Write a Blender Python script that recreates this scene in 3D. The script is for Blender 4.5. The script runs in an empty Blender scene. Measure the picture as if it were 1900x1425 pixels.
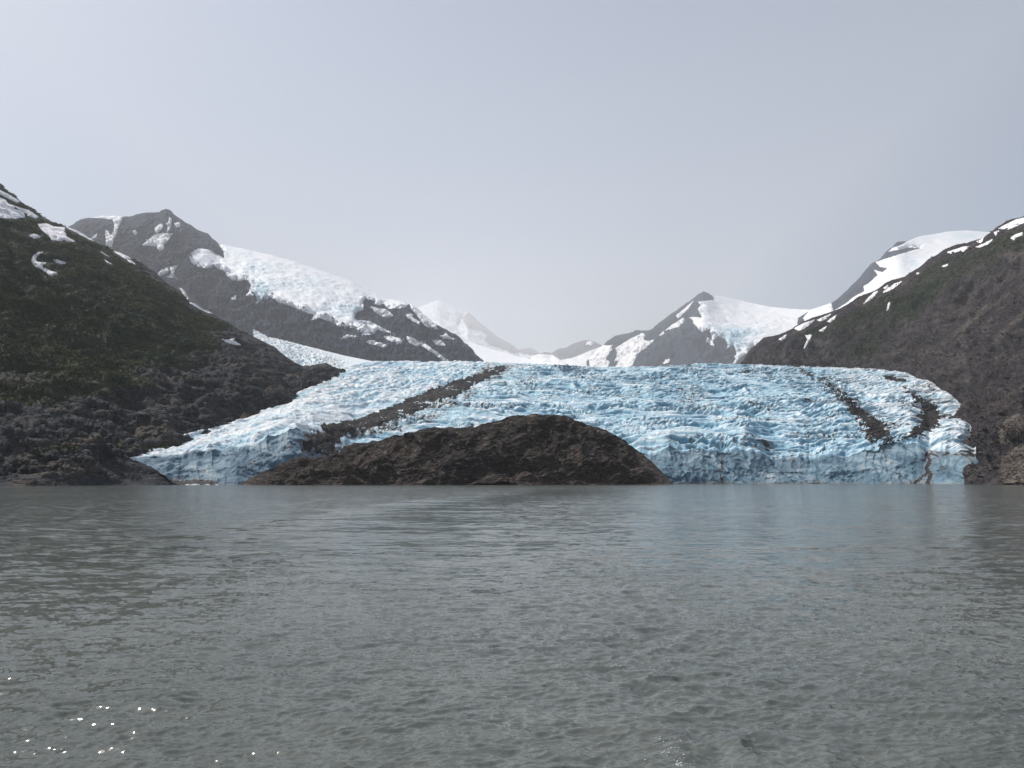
import bpy, math, random
import numpy as np

random.seed(7)
S = bpy.context.scene
COL = S.collection
rad = math.radians

# ------------------------------------------------------------------ camera model
F = 1463.0            # focal length in photo pixels (1900 wide)
CX, CY, HOR = 950.0, 712.5, 889.0
H = 4.0               # eye height over the water
PITCH = math.atan((HOR - CY) / F)
cp, sp = math.cos(PITCH), math.sin(PITCH)


def ray(px, py, D):
    xn = (px - CX) / F
    yn = (CY - py) / F
    dy = cp - yn * sp
    dz = sp + yn * cp
    t = D / dy
    return xn * t, D + 0 * t, H + dz * t


def proj(P):
    X, Y, Z = P[..., 0], P[..., 1], P[..., 2] - H
    zc = Y * cp + Z * sp
    yc = -Y * sp + Z * cp
    zc = np.maximum(zc, 1e-3)
    return CX + F * X / zc, CY - F * yc / zc


# ------------------------------------------------------------------ noise
_rng = np.random.RandomState(11)
_N = 4096
_perm = _rng.permutation(_N).astype(np.int64)
_ang = _rng.rand(_N) * 2 * np.pi
_g2 = np.stack([np.cos(_ang), np.sin(_ang)], 1)
_g3 = _rng.normal(size=(_N, 3))
_g3 /= np.linalg.norm(_g3, axis=1)[:, None]


def _fade(t):
    return t * t * t * (t * (t * 6 - 15) + 10)


def p2(x, y, seed=0):
    x = np.asarray(x, float) + seed * 17.31
    y = np.asarray(y, float) + seed * 9.77
    ix = np.floor(x).astype(np.int64)
    iy = np.floor(y).astype(np.int64)
    fx, fy = x - ix, y - iy
    u, v = _fade(fx), _fade(fy)

    def c(a, b):
        g = _g2[_perm[(_perm[(ix + a) & 4095] + iy + b) & 4095]]
        return g[..., 0] * (fx - a) + g[..., 1] * (fy - b)
    n0 = c(0, 0) * (1 - u) + c(1, 0) * u
    n1 = c(0, 1) * (1 - u) + c(1, 1) * u
    return (n0 * (1 - v) + n1 * v) * 1.5


def p3(x, y, z, seed=0):
    x = np.asarray(x, float) + seed * 17.31
    y = np.asarray(y, float) + seed * 9.77
    z = np.asarray(z, float) + seed * 5.13
    ix = np.floor(x).astype(np.int64)
    iy = np.floor(y).astype(np.int64)
    iz = np.floor(z).astype(np.int64)
    fx, fy, fz = x - ix, y - iy, z - iz
    u, v, w = _fade(fx), _fade(fy), _fade(fz)
    out = 0
    for a in (0, 1):
        wa = u if a else 1 - u
        ha = _perm[(ix + a) & 4095]
        for b in (0, 1):
            wb = v if b else 1 - v
            hb = _perm[(ha + iy + b) & 4095]
            for c in (0, 1):
                wc = w if c else 1 - w
                g = _g3[_perm[(hb + iz + c) & 4095]]
                out = out + wa * wb * wc * (g[..., 0] * (fx - a) + g[..., 1] * (fy - b) + g[..., 2] * (fz - c))
    return out * 1.6


def fbm3(x, y, z, o, seed=0, gain=.5, lac=2.03):
    s, a = 0, 1.0
    for k in range(o):
        s = s + a * p3(x, y, z, seed + k)
        x, y, z, a = x * lac, y * lac, z * lac, a * gain
    return s


def ridged3(x, y, z, o, seed=0, gain=.5, lac=2.03):
    s, a = 0, 1.0
    for k in range(o):
        s = s + a * (1 - 2 * np.abs(p3(x, y, z, seed + k)))
        x, y, z, a = x * lac, y * lac, z * lac, a * gain
    return s


def sstep(a, b, x):
    t = np.clip((x - a) / (b - a), 0, 1)
    return t * t * (3 - 2 * t)


# ------------------------------------------------------------------ polygons
def sdf(poly, x, y):
    """signed distance to a closed polygon, positive inside"""
    P = np.asarray(poly, float)
    Q = np.roll(P, -1, 0)
    d2 = np.full(x.shape, 1e18)
    ins = np.zeros(x.shape, bool)
    for (ax, ay), (bx, by) in zip(P, Q):
        ex, ey = bx - ax, by - ay
        L = ex * ex + ey * ey
        if L < 1e-9:
            continue
        wx, wy = x - ax, y - ay
        t = np.clip((wx * ex + wy * ey) / L, 0, 1)
        d2 = np.minimum(d2, (wx - t * ex) ** 2 + (wy - t * ey) ** 2)
        cond = (ay > y) != (by > y)
        if ey != 0:
            ins ^= cond & (x < ex * (y - ay) / ey + ax)
    d = np.sqrt(d2)
    return np.where(ins, d, -d)


def dline(line, x, y):
    P = np.asarray(line, float)
    d2 = np.full(x.shape, 1e18)
    for (ax, ay), (bx, by) in zip(P[:-1], P[1:]):
        ex, ey = bx - ax, by - ay
        t = np.clip(((x - ax) * ex + (y - ay) * ey) / (ex * ex + ey * ey), 0, 1)
        d2 = np.minimum(d2, (x - ax - t * ex) ** 2 + (y - ay - t * ey) ** 2)
    return np.sqrt(d2)


# ------------------------------------------------------------------ mesh helpers
def tag(o, label=None, cat=None, group=None, kind=None):
    if label:
        o['label'] = label
    if cat:
        o['category'] = cat
    if group:
        o['group'] = group
    if kind:
        o['kind'] = kind
    return o


def link(name, verts, quads, mat, attrs=None, parent=None, smooth=True):
    me = bpy.data.meshes.new(name)
    nv, k = len(verts), quads.shape[1]
    me.vertices.add(nv)
    me.vertices.foreach_set('co', np.ascontiguousarray(verts, np.float32).ravel())
    nf = len(quads)
    me.loops.add(nf * k)
    me.loops.foreach_set('vertex_index', np.ascontiguousarray(quads, np.int32).ravel())
    me.polygons.add(nf)
    me.polygons.foreach_set('loop_start', np.arange(0, nf * k, k, dtype=np.int32))
    me.polygons.foreach_set('use_smooth', np.full(nf, smooth, bool))
    me.update(calc_edges=True)
    for an, av in (attrs or {}).items():
        a = me.attributes.new(an, 'FLOAT', 'POINT')
        a.data.foreach_set('value', np.ascontiguousarray(av, np.float32).ravel())
    me.validate()
    if mat:
        me.materials.append(mat)
    o = bpy.data.objects.new(name, me)
    COL.objects.link(o)
    if parent:
        o.parent = parent
    return o


def sub(verts, quads, attrs=None):
    """keep only used vertices"""
    used, inv = np.unique(quads.ravel(), return_inverse=True)
    return verts[used], inv.reshape(quads.shape), {k: v[used] for k, v in (attrs or {}).items()}


def grid_quads(nr, nc):
    i = np.arange(nr * nc).reshape(nr, nc)
    return np.stack([i[:-1, :-1], i[:-1, 1:], i[1:, 1:], i[1:, :-1]], -1)


def normals(P):
    du = np.gradient(P, axis=1)
    dv = np.gradient(P, axis=0)
    n = np.cross(du, dv)
    n /= np.maximum(np.linalg.norm(n, axis=-1, keepdims=True), 1e-9)
    return n


def largest(mask):
    """the biggest connected region of a boolean grid"""
    left = set(map(tuple, np.argwhere(mask)))
    best = []
    while left:
        st = [left.pop()]
        comp = [st[0]]
        while st:
            i, j = st.pop()
            for n in ((i + 1, j), (i - 1, j), (i, j + 1), (i, j - 1)):
                if n in left:
                    left.remove(n)
                    st.append(n)
                    comp.append(n)
        if len(comp) > len(best):
            best = comp
    out = np.zeros(mask.shape, bool)
    if best:
        b = np.array(best)
        out[b[:, 0], b[:, 1]] = True
    return out


class Sheet:
    """A landform surface: columns run across, rows from its foot over its crest to its far side."""

    def __init__(s, cols, rows, counts, back=None, k=1.0):
        cols = np.asarray(cols, float)
        lines = []
        for r in rows:
            r = np.asarray(r, float)
            py = np.interp(cols, r[:, 0], r[:, 1])
            D = np.interp(cols, r[:, 0], r[:, 2])
            lines.append(np.stack(ray(cols, py, D * k), -1))
        s.nfront = sum(counts)
        for dy, dz in (back or [(60, -60), (400, -350)]):
            q = lines[len(rows) - 1].copy()
            q[:, 1] += dy
            q[:, 0] *= (q[:, 1] / (q[:, 1] - dy))
            q[:, 2] += dz
            lines.append(q)
        counts = list(counts) + [14] * (len(back) if back else 2)
        P = [lines[0][None]]
        V = [np.zeros(1)]
        for k, n in enumerate(counts):
            t = (np.arange(1, n + 1) / n)[:, None, None]
            P.append(lines[k][None] * (1 - t) + lines[k + 1][None] * t)
            V.append(k + np.arange(1, n + 1) / n)
        s.P = np.concatenate(P, 0)
        s.v = np.concatenate(V)
        s.nrows = len(rows)
        s.cols = cols
        s.nr, s.nc = s.P.shape[:2]
        s.attrs = {}

    def smooth(s, it=1, keep=()):
        for _ in range(it):
            Q = s.P.copy()
            Q[1:-1] = .25 * s.P[:-2] + .5 * s.P[1:-1] + .25 * s.P[2:]
            for k in keep:
                Q[k] = s.P[k]
            s.P = Q

    def level(s, it=80):
        Q = s.P.copy()
        for _ in range(it):
            Q[:, 1:-1] = .25 * Q[:, :-2] + .5 * Q[:, 1:-1] + .25 * Q[:, 2:]
        k = s.nrows - 1
        w = np.interp(s.v, [0, .2, k - .3, k - .02, k], [0, 1, 1, .1, 0])[:, None, None]
        s.P = s.P * (1 - w) + Q * w

    def done(s):
        s.N = normals(s.P)
        s.px, s.py = proj(s.P)
        s.quads = grid_quads(s.nr, s.nc)

    def obj(s, name, mat, parent=None, mask=None):
        q = s.quads if mask is None else s.quads[mask]
        q = q.reshape(-1, 4)
        v, q, a = sub(s.P.reshape(-1, 3), q, {k: x.ravel() for k, x in s.attrs.items()})
        return link(name, v, q, mat, a, parent)

    def patch(s, name, poly, mat, thick=1.0, rag=1.0, smooth=0, lift=0.0, squash=1.0, pieces=False, bias=0.0, parent=None, lam=5.0, maxrow=None, edge=0.45, attrs=None, rough=None):
        """a sheet of snow, ice or gravel lying on this surface, thick in the middle and pinching out at its rim"""
        poly = np.asarray(poly, float)
        mr = (maxrow or s.nfront + 6)
        x, y = s.px[:mr], s.py[:mr]
        x0, y0 = poly.min(0) - 4
        x1, y1 = poly.max(0) + 4
        box = (x > x0) & (x < x1) & (y > y0) & (y < y1)
        rr = np.where(box.any(1))[0]
        cc = np.where(box.any(0))[0]
        if len(rr) < 2 or len(cc) < 2:
            print('EMPTY PATCH', name, poly[0])
            return None
        sl = (slice(rr[0], rr[-1] + 1), slice(cc[0], cc[-1] + 1))
        x, y = x[sl], y[sl]
        d = sdf(poly, x, y)
        P, N = s.P[sl], s.N[sl]
        yq = y / squash
        nz = p2(x / lam, yq / lam, 3) + .6 * p2(x / lam * 2.3, yq / lam * 2.3, 5) + .5 * p2(x / 1.9, y / 1.9, 6)
        d = d + nz * rag + bias
        mpp = np.linalg.norm(P, axis=-1) / F
        off = np.clip(d * edge, -1.0, thick) * mpp
        if rough is not None:
            off = off + rough(P) * sstep(0, 4, d) * (np.clip(s.attrs['blue'][:mr][sl] * 1.6 - .1, .08, 1) if 'blue' in s.attrs and lam < 5 else 1)
        if smooth:
            Ps = P.copy()
            for _ in range(smooth):
                Ps[1:-1, 1:-1] = .5 * Ps[1:-1, 1:-1] + .125 * (Ps[:-2, 1:-1] + Ps[2:, 1:-1] + Ps[1:-1, :-2] + Ps[1:-1, 2:])
            wt = sstep(0, 7, d)
            P = P + (Ps - P) * wt[..., None]
            off = off + lift * wt
        V = P + N * off[..., None]
        q = grid_quads(*x.shape)
        dm = np.maximum(np.maximum(d[:-1, :-1], d[1:, :-1]), np.maximum(d[:-1, 1:], d[1:, 1:]))
        q = q[(dm > -1.2) if pieces else largest(dm > -1.2)].reshape(-1, 4)
        if len(q) == 0:
            print('EMPTY PATCH', name, poly[0])
            return None
        a = {k: av[:mr][sl].ravel() for k, av in s.attrs.items()}
        a['rim'] = np.clip(d / 6, 0, 1).ravel()
        v, q, a = sub(V.reshape(-1, 3), q, a)
        return link(name, v, q, mat, a, parent)


# ------------------------------------------------------------------ materials
def mat(name):
    m = bpy.data.materials.new(name)
    m.use_nodes = True
    nt = m.node_tree
    nt.nodes.clear()
    out = nt.nodes.new('ShaderNodeOutputMaterial')
    b = nt.nodes.new('ShaderNodeBsdfPrincipled')
    nt.links.new(b.outputs[0], out.inputs[0])
    return m, nt, b


class G:
    """short-hand for building node graphs"""

    def __init__(s, nt):
        s.nt = nt
        g = nt.nodes.new('ShaderNodeNewGeometry')
        s.pos = g.outputs['Position']
        s.nor = g.outputs['Normal']

    def n(s, t, **kw):
        x = s.nt.nodes.new(t)
        for k, v in kw.items():
            setattr(x, k, v)
        return x

    def put(s, sock, v):
        if isinstance(v, bpy.types.NodeSocket):
            s.nt.links.new(v, sock)
        elif v is not None:
            sock.default_value = v

    def attr(s, name):
        return s.n('ShaderNodeAttribute', attribute_name=name).outputs['Fac']

    def math(s, op, a, b=None, c=None):
        x = s.n('ShaderNodeMath', operation=op)
        s.put(x.inputs[0], a)
        s.put(x.inputs[1], b)
        s.put(x.inputs[2], c)
        return x.outputs[0]

    def scaled(s, sc, rot=(0, 0, 0)):
        x = s.n('ShaderNodeMapping')
        s.put(x.inputs['Vector'], s.pos)
        x.inputs['Scale'].default_value = sc
        x.inputs['Rotation'].default_value = rot
        return x.outputs[0]

    def noise(s, scale, detail=4, rough=.55, vec=None, dist=0.0):
        x = s.n('ShaderNodeTexNoise')
        s.put(x.inputs['Vector'], vec if vec is not None else s.pos)
        x.inputs['Scale'].default_value = scale
        x.inputs['Detail'].default_value = detail
        x.inputs['Roughness'].default_value = rough
        x.inputs['Distortion'].default_value = dist
        return x.outputs[0]

    def step(s, v, a, b, lo=0.0, hi=1.0):
        x = s.n('ShaderNodeMapRange', interpolation_type='SMOOTHSTEP')
        s.put(x.inputs[0], v)
        s.put(x.inputs[1], a)
        s.put(x.inputs[2], b)
        x.inputs[3].default_value = lo
        x.inputs[4].default_value = hi
        return x.outputs[0]

    def mix(s, f, a, b):
        x = s.n('ShaderNodeMix', data_type='RGBA')
        s.put(x.inputs[0], f)
        for i, v in ((6, a), (7, b)):
            s.put(x.inputs[i], v if isinstance(v, bpy.types.NodeSocket) else (*v, 1))
        return x.outputs[2]

    def bump(s, h, dist, strength=1.0, prev=None):
        x = s.n('ShaderNodeBump')
        s.put(x.inputs['Height'], h)
        x.inputs['Distance'].default_value = dist
        x.inputs['Strength'].default_value = strength
        if prev is not None:
            s.put(x.inputs['Normal'], prev)
        return x.outputs[0]


def rock_mat(name, c1, c2, c3, size, green=None, green2=None, bump=1.0, tan=None, strata=(1, 1, 3.0)):
    """weathered rock: blotches, strata, fine speckle; vegetation where the 'veg' attribute says so"""
    m, nt, b = mat(name)
    g = G(nt)
    n1 = g.noise(1 / (size * 14), 5, .6)
    n2 = g.noise(1 / size, 6, .7, g.scaled(strata, (0.35, 0.25, 0.3)), .6)
    n3 = g.noise(1 / (size * .22), 4, .7)
    col = g.mix(g.step(n1, .38, .62), c1, c2)
    col = g.mix(g.step(n2, .52, .68), col, c3)
    col = g.mix(g.step(n3, .35, .52, .55, 0), col, tuple(.45 * x for x in c1))
    col = g.mix(g.step(n3, .62, .74, 0, .5), col, tuple(min(1, 1.6 * x) for x in c3))
    vo = g.n('ShaderNodeTexVoronoi', feature='DISTANCE_TO_EDGE')
    wob = g.n('ShaderNodeVectorMath', operation='MULTIPLY_ADD')
    wn = g.n('ShaderNodeTexNoise')
    g.put(wn.inputs['Vector'], g.pos)
    wn.inputs['Scale'].default_value = 1 / (size * 1.5)
    g.put(wob.inputs[0], wn.outputs['Color'])
    wob.inputs[1].default_value = (size * 2.5,) * 3
    g.put(wob.inputs[2], g.scaled(tuple(strata), (.3, .3, .5)))
    g.put(vo.inputs['Vector'], wob.outputs[0])
    vo.inputs['Scale'].default_value = 1 / (size * 1.6)
    crack = g.step(vo.outputs['Distance'], .0, .09)
    col = g.mix(g.math('MULTIPLY', g.math('SUBTRACT', 1.0, crack), .65), col, tuple(.35 * x for x in c1))
    h = g.math('ADD', g.math('MULTIPLY', n2, 1.0), g.math('MULTIPLY', n3, .45))
    h = g.math('ADD', h, g.math('MULTIPLY', crack, .5))
    if tan is not None:
        tn = g.math('MULTIPLY', g.attr('tan'), g.step(n3, .3, .6, .5, 1))
        col = g.mix(tn, col, tan)
    if green is not None:
        gn = g.noise(1 / (size * 2.0), 5, .65)
        gm = g.math('ADD', g.attr('veg'), g.math('MULTIPLY', g.math('SUBTRACT', gn, .5), 1.5))
        gm = g.step(gm, .42, .62)
        gcol = g.mix(g.step(g.noise(1 / (size * 5), 4, .6), .4, .62), green, green2)
        gcol = g.mix(g.step(n3, .3, .6, .75, 0), gcol, tuple(.3 * x for x in green))
        col = g.mix(gm, col, gcol)
    nt.links.new(col, b.inputs['Base Color'])
    b.inputs['Roughness'].default_value = .9
    b.inputs['Specular IOR Level'].default_value = .25
    nt.links.new(g.bump(h, size * .6 * bump), b.inputs['Normal'])
    return m


def snow_mat(name, col=(.80, .81, .83), grime=(.58, .56, .54), size=20, amount=.5):
    m, nt, b = mat(name)
    g = G(nt)
    n = g.noise(1 / size, 6, .62, g.scaled((1, 1, 2.2)))
    n2 = g.noise(1 / (size * .2), 4, .6)
    c = g.mix(g.step(n, .5, .75, 0, amount), col, grime)
    nt.links.new(c, b.inputs['Base Color'])
    b.inputs['Roughness'].default_value = .75
    b.inputs['Specular IOR Level'].default_value = .2
    nt.links.new(g.bump(g.math('ADD', n, g.math('MULTIPLY', n2, .25)), size * .25), b.inputs['Normal'])
    return m


def ice_mat(name, white=(.72, .76, .78), pale=(.45, .61, .69), blue=(.27, .46, .57), deep=(.13, .29, .40), size=6.0, bump=.22):
    """glacier ice: white weathered crust on crests and gentle ground, blue ice in the clefts and shade painted on near faces, dirt where 'dirt' says so"""
    m, nt, b = mat(name)
    g = G(nt)
    n1 = g.noise(1 / size, 6, .65)
    n2 = g.noise(1 / (size * .25), 4, .7)
    n3 = g.noise(1 / (size * 9), 4, .6)
    nn = g.math('SUBTRACT', n1, .5)
    bl = g.math('ADD', g.attr('blue'), g.math('MULTIPLY', nn, .5))
    bl = g.math('ADD', bl, g.math('MULTIPLY', g.math('SUBTRACT', n3, .5), .45))
    col = g.mix(g.step(bl, .10, .34), white, pale)
    col = g.mix(g.step(bl, .38, .72), col, blue)
    col = g.mix(g.step(bl, .75, 1.15), col, deep)
    dm = g.math('ADD', g.attr('dirt'), g.math('MULTIPLY', g.math('SUBTRACT', n2, .5), .9))
    dm = g.math('ADD', dm, g.math('MULTIPLY', nn, .7))
    col = g.mix(g.step(dm, .25, .6, 0, .65), col, (.25, .24, .235))
    col = g.mix(g.step(dm, .55, .9), col, (.030, .029, .031))
    nt.links.new(col, b.inputs['Base Color'])
    b.inputs['Roughness'].default_value = .55
    b.inputs['Specular IOR Level'].default_value = .3
    h = g.math('ADD', n1, g.math('MULTIPLY', n2, .35))
    nt.links.new(g.bump(h, size * bump), b.inputs['Normal'])
    return m


M_green = rock_mat('near_slope', (.020, .026, .033), (.034, .036, .041), (.095, .091, .091), 9,
                   (.017, .030, .016), (.034, .044, .018), .35, tan=(.16, .12, .085))
M_scree = rock_mat('scree_slope', (.019, .017, .022), (.034, .028, .032), (.105, .093, .095), 7,
                   (.022, .034, .019), (.034, .042, .022), .5, tan=(.105, .088, .078), strata=(1, 1, 1.4))
M_hazeblue = rock_mat('haze_tinted_rock', (.012, .029, .066), (.026, .045, .088), (.075, .098, .145), 30, bump=1.0, strata=(1.6, 1.6, .6))  # blue of the distant haze is put into the rock colour
M_far = rock_mat('haze_paled_rock', (.075, .09, .115), (.09, .10, .12), (.13, .14, .155), 50, bump=.8)  # rock made paler so haze fade is partly painted in
M_outcrop = rock_mat('outcrop_rock', (.027, .022, .020), (.068, .052, .043), (.23, .18, .15), 5, bump=1.0, strata=(.5, 1, 1.8))
M_slab = rock_mat('slab_rock', (.13, .11, .095), (.17, .145, .125), (.24, .21, .19), 5, bump=1.2, strata=(.8, 1, 1.2))
M_snow = snow_mat('old_snow', (.78, .77, .78), (.56, .52, .50), 9, .5)
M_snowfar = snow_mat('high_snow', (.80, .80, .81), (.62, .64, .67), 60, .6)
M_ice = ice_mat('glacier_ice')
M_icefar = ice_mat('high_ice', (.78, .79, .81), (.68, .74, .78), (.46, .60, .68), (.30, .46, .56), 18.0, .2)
M_cliff = ice_mat('shade_toned_cliff_ice', (.44, .50, .53), (.26, .36, .42), (.14, .24, .31), (.07, .14, .20), 6.0, .35)  # ice tones lowered to paint in the cliff's shade
M_gravel = rock_mat('moraine_gravel', (.030, .027, .028), (.048, .042, .042), (.09, .08, .078), 4, bump=1.0, strata=(1, .5, 1))


def cols(*segs):
    """columns: (start, end, spacing) in photo pixels"""
    out = []
    for a, b, d in segs:
        out.append(np.arange(a, b, d))
    out.append(np.array([segs[-1][1]], float))
    return np.concatenate(out)


def ribs(s, amp, lam, seed, crest=.3, o=5, stretch=.35, fall=None):
    """erode a sheet: ribs and gullies running down the slope, plus crags, along the surface normal"""
    N = normals(s.P)
    P = s.P
    x, y, z = P[..., 0] / lam, P[..., 1] / lam, P[..., 2] / lam
    d = ridged3(x, y * .7, z * stretch, 2, seed) * .6
    d = d + .55 * ridged3(x * 2.6, y * 2.6, z * 1.6, o, seed + 20, .55)
    d = d - np.mean(d)
    k = (s.nrows - 1)
    w = np.interp(s.v, [0, .5, k * .8, k, k + 1], [.15, 1, 1, crest, 1])[:, None]
    s.P = P + N * (d * amp * w)[..., None]
    low = s.P[0, :, 2] < 12
    s.P[0, low, 2] = np.minimum(s.P[0, low, 2], -6)


# ================================================================== MOUNTAINS
def mountain(s, label, m):
    s.done()
    o = s.obj('mountain', m)
    tag(o, label, 'mountain', kind='structure')
    return o



# outlines of the high ice, traced on the mountains that carry it
hang = [(405, 452), (412, 452), (450, 459), (500, 470), (550, 484), (600, 501), (650, 518), (690, 537), (720, 552), (748, 558), (757, 563), (754, 570), (743, 572), (732, 572), (722, 573), (716, 569),
        (711, 563), (704, 566), (697, 565), (694, 558), (686, 556), (678, 554), (674, 558), (675, 575), (664, 578), (658, 584), (659, 594), (675, 594), (691, 598), (707, 607), (732, 619), (712, 615), (700, 612), (694, 620),
        (669, 623), (676, 614), (664, 612), (653, 606), (640, 606), (628, 606), (618, 597), (606, 595), (593, 590), (576, 595), (584, 585), (571, 581), (558, 575), (539, 568), (517, 562), (508, 553), (500, 553),
        (492, 557), (484, 558), (476, 563), (475, 547), (454, 550), (462, 541), (465, 526), (458, 519), (445, 521), (432, 521), (424, 515), (415, 502), (405, 500), (397, 492), (388, 497), (376, 498), (366, 494), (356, 488), (350, 476),
        (358, 466), (369, 461), (388, 463), (404, 473), (417, 479), (414, 466)]
cirque = [(1323, 551), (1345, 546), (1380, 552), (1420, 564), (1450, 569), (1510, 571), (1560, 580), (1560, 600), (1500, 615), (1470, 625), (1440, 634), (1412, 640), (1398, 642), (1392, 648), (1385, 655), (1375, 664), (1364, 675), (1358, 675), (1366, 666),
          (1361, 662), (1367, 658), (1364, 646), (1359, 639), (1355, 643), (1351, 646), (1346, 650), (1351, 638), (1345, 629), (1338, 626), (1332, 624), (1324, 632), (1320, 640), (1321, 623), (1317, 616), (1319, 609), (1313, 612),
          (1304, 616), (1297, 612), (1292, 605), (1285, 598), (1288, 596), (1278, 589), (1290, 588), (1302, 589), (1294, 573), (1302, 566), (1293, 560), (1310, 558), (1323, 556)]
field = [(1684, 448), (1695, 441), (1711, 436), (1734, 433), (1758, 428), (1797, 426), (1840, 428), (1950, 436), (1950, 490), (1760, 500), (1700, 530), (1640, 560), (1560, 605), (1500, 612), (1490, 590), (1505, 573), (1526, 566), (1542, 562), (1546, 577), (1568, 564), (1584, 551), (1604, 540), (1601, 531),
         (1610, 527), (1629, 510), (1620, 500), (1637, 505), (1647, 498), (1632, 495), (1625, 486), (1640, 481), (1662, 474), (1684, 467), (1706, 461), (1690, 459), (1668, 463), (1648, 467), (1656, 460), (1670, 455)]


def flatten(s, plain, poly, amount=.75):
    """bedrock under thick ice is worn smooth"""
    x, y = proj(plain)
    m = sstep(0, 9, sdf(poly, x, y))[..., None] * amount
    m[s.nfront + 3:] = 0
    s.P = s.P * (1 - m) + plain * m


# --- green mountainside on the left, falling to the lake
ridge_g = [(-420, 170, 1500), (-200, 235, 1500), (-60, 298, 1500), (0, 338, 1500), (15, 352, 1500), (30, 362, 1500), (42, 376, 1500),
           (58, 388, 1500), (78, 402, 1500), (100, 412, 1500), (120, 420, 1500), (140, 428, 1500), (160, 440, 1500), (180, 452, 1500),
           (200, 462, 1500), (230, 474, 1500), (260, 487, 1500), (285, 503, 1490), (300, 518, 1480), (315, 530, 1470), (335, 540, 1460),
           (350, 558, 1450), (375, 575, 1440), (400, 585, 1430), (430, 602, 1420), (450, 613, 1410), (470, 625, 1400), (490, 635, 1400),
           (510, 645, 1400), (530, 660, 1400), (545, 670, 1400), (560, 680, 1400), (584, 678, 1400), (605, 675, 1400), (622, 681, 1390),
           (640, 692, 1380)]
base_g = [(-420, 910, 400), (0, 904.5, 448), (100, 904, 468), (220, 902.5, 510), (290, 901.5, 535), (325, 898, 570), (400, 860, 660), (500, 805, 800), (600, 745, 1100), (640, 705, 1330)]
low_g = [(-420, 838, 440), (0, 846, 490), (120, 838, 520), (240, 855, 560), (300, 862, 590), (400, 822, 710), (500, 772, 860), (600, 728, 1150), (640, 700, 1350)]
mid_g = [(-420, 745, 600), (0, 755, 640), (150, 760, 660), (240, 785, 680), (300, 790, 700), (400, 765, 790), (500, 738, 920), (600, 704, 1210), (640, 696, 1365)]
SG = Sheet(cols((-420, -30, 9), (-30, 640, 1.15)), [base_g, low_g, mid_g, ridge_g], [60, 90, 300])
SG.smooth(10, keep=(0, SG.nfront))
SG_plain = SG.P.copy()
ribs(SG, 20, 190, 2, .22, 6, .6)
ribs(SG, 3.5, 48, 93, .15, 4, 1.2)
# benches and ledges of the lower slope
_x, _y, _z = SG.P[..., 0], SG.P[..., 1], SG.P[..., 2]
_b = ridged3((_x + .5 * _z) / 85, _y / 110, (_z + .12 * _x) / 17, 4, 31) + .6 * ridged3((_x - .5 * _z) / 40, _y / 60, (_z - .1 * _x) / 8, 4, 36)
_q = ((_z * .95 + _x * .22 + 9 * p3(_x / 40, _y / 40, _z / 30, 39)) / 13) % 1.0
_b = _b + .9 * (np.minimum(_q * 1.25, (1 - _q) * 5) - .5)
_w = np.interp(SG.v, [0, .3, 2, 2.9, 3.0, 4], [.1, 1, 1, .8, .12, .3])[:, None]
SG.P = SG.P + normals(SG.P) * ((_b - .8) * 1.7 * _w)[..., None]
calm = (sstep(205, 240, SG.cols) * sstep(560, 440, SG.cols))[None, :, None] * np.interp(SG.v, [0, .9, 1.4], [1, 1, 0])[:, None, None] * .65
SG.P = SG.P * (1 - calm) + SG_plain * calm
SG.P[0, SG.P[0, :, 2] < 12, 2] = -6
SG.done()
_v = SG.py
green_line = np.interp(SG.px, [-420, 0, 100, 250, 380, 450, 520, 600], [770, 740, 715, 690, 640, 600, 560, 500])
top_line = np.interp(SG.px, [-420, 0, 60, 100, 200, 300, 420, 600], [300, 402, 410, 425, 462, 520, 600, 680])
veg = .78 * sstep(80, -40, SG.py - green_line) + .12
veg = veg - .30 * sstep(330, 520, SG.px) - .35 * sstep(30, 0, SG.py - top_line)
veg = veg + .55 * fbm3((_x + .4 * _z) / 110, _y / 170, _z / 34, 4, 44)
veg = np.clip(veg, 0, 1)
SG.attrs = {'veg': veg, 'tan': np.clip(fbm3(_x / 45, _y / 60, _z / 14, 3, 51) * 1.2 - .3, 0, .4)}
mountain(SG, 'dark green shrub covered mountainside falling to the lake beside the glacier snout', M_green)

# --- grey mountain with the hanging glacier, behind the green slope
ridge_f = [(60, 470, 3700), (90, 448, 3700), (130, 419, 3700), (150, 407, 3650), (165, 403, 3650), (215, 401, 3600), (240, 403, 3600), (255, 397, 3600),
           (275, 395, 3600), (296, 394, 3600), (300, 390, 3600), (308, 388, 3600), (316, 391, 3600), (325, 400, 3600), (345, 413, 3580),
           (370, 427, 3560), (385, 433, 3540), (400, 446, 3520), (409, 454, 3500), (450, 463, 3450), (500, 474, 3400), (550, 488, 3350),
           (600, 505, 3300), (650, 522, 3250), (690, 541, 3200), (720, 556, 3150), (745, 561, 3100), (765, 566, 3050), (790, 588, 3000),
           (805, 600, 2950), (830, 613, 2900), (850, 625, 2850), (870, 642, 2800), (885, 658, 2750), (900, 673, 2700), (920, 695, 2650)]
base_f = [(60, 640, 2300), (400, 690, 2250), (600, 712, 2150), (900, 715, 2150), (920, 716, 2200)]
mid_f = [(60, 540, 2900), (200, 520, 2950), (350, 530, 2900), (420, 560, 2800), (500, 590, 2650), (600, 615, 2550), (700, 640, 2480), (800, 660, 2450), (900, 694, 2420), (920, 706, 2420)]
SF = Sheet(cols((60, 920, 1.2)), [base_f, mid_f, ridge_f], [130, 150], k=1.75)
SF.smooth(6, keep=(0, SF.nfront))
SF_plain = SF.P.copy()
ribs(SF, 62, 430, 5, .16, 6, .3)
ribs(SF, 23, 100, 95, .1, 5, .35)
flatten(SF, SF_plain, hang)
mountain(SF, 'hazy grey rock mountain with a rounded summit knob under the left hanging glacier', M_hazeblue)

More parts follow.
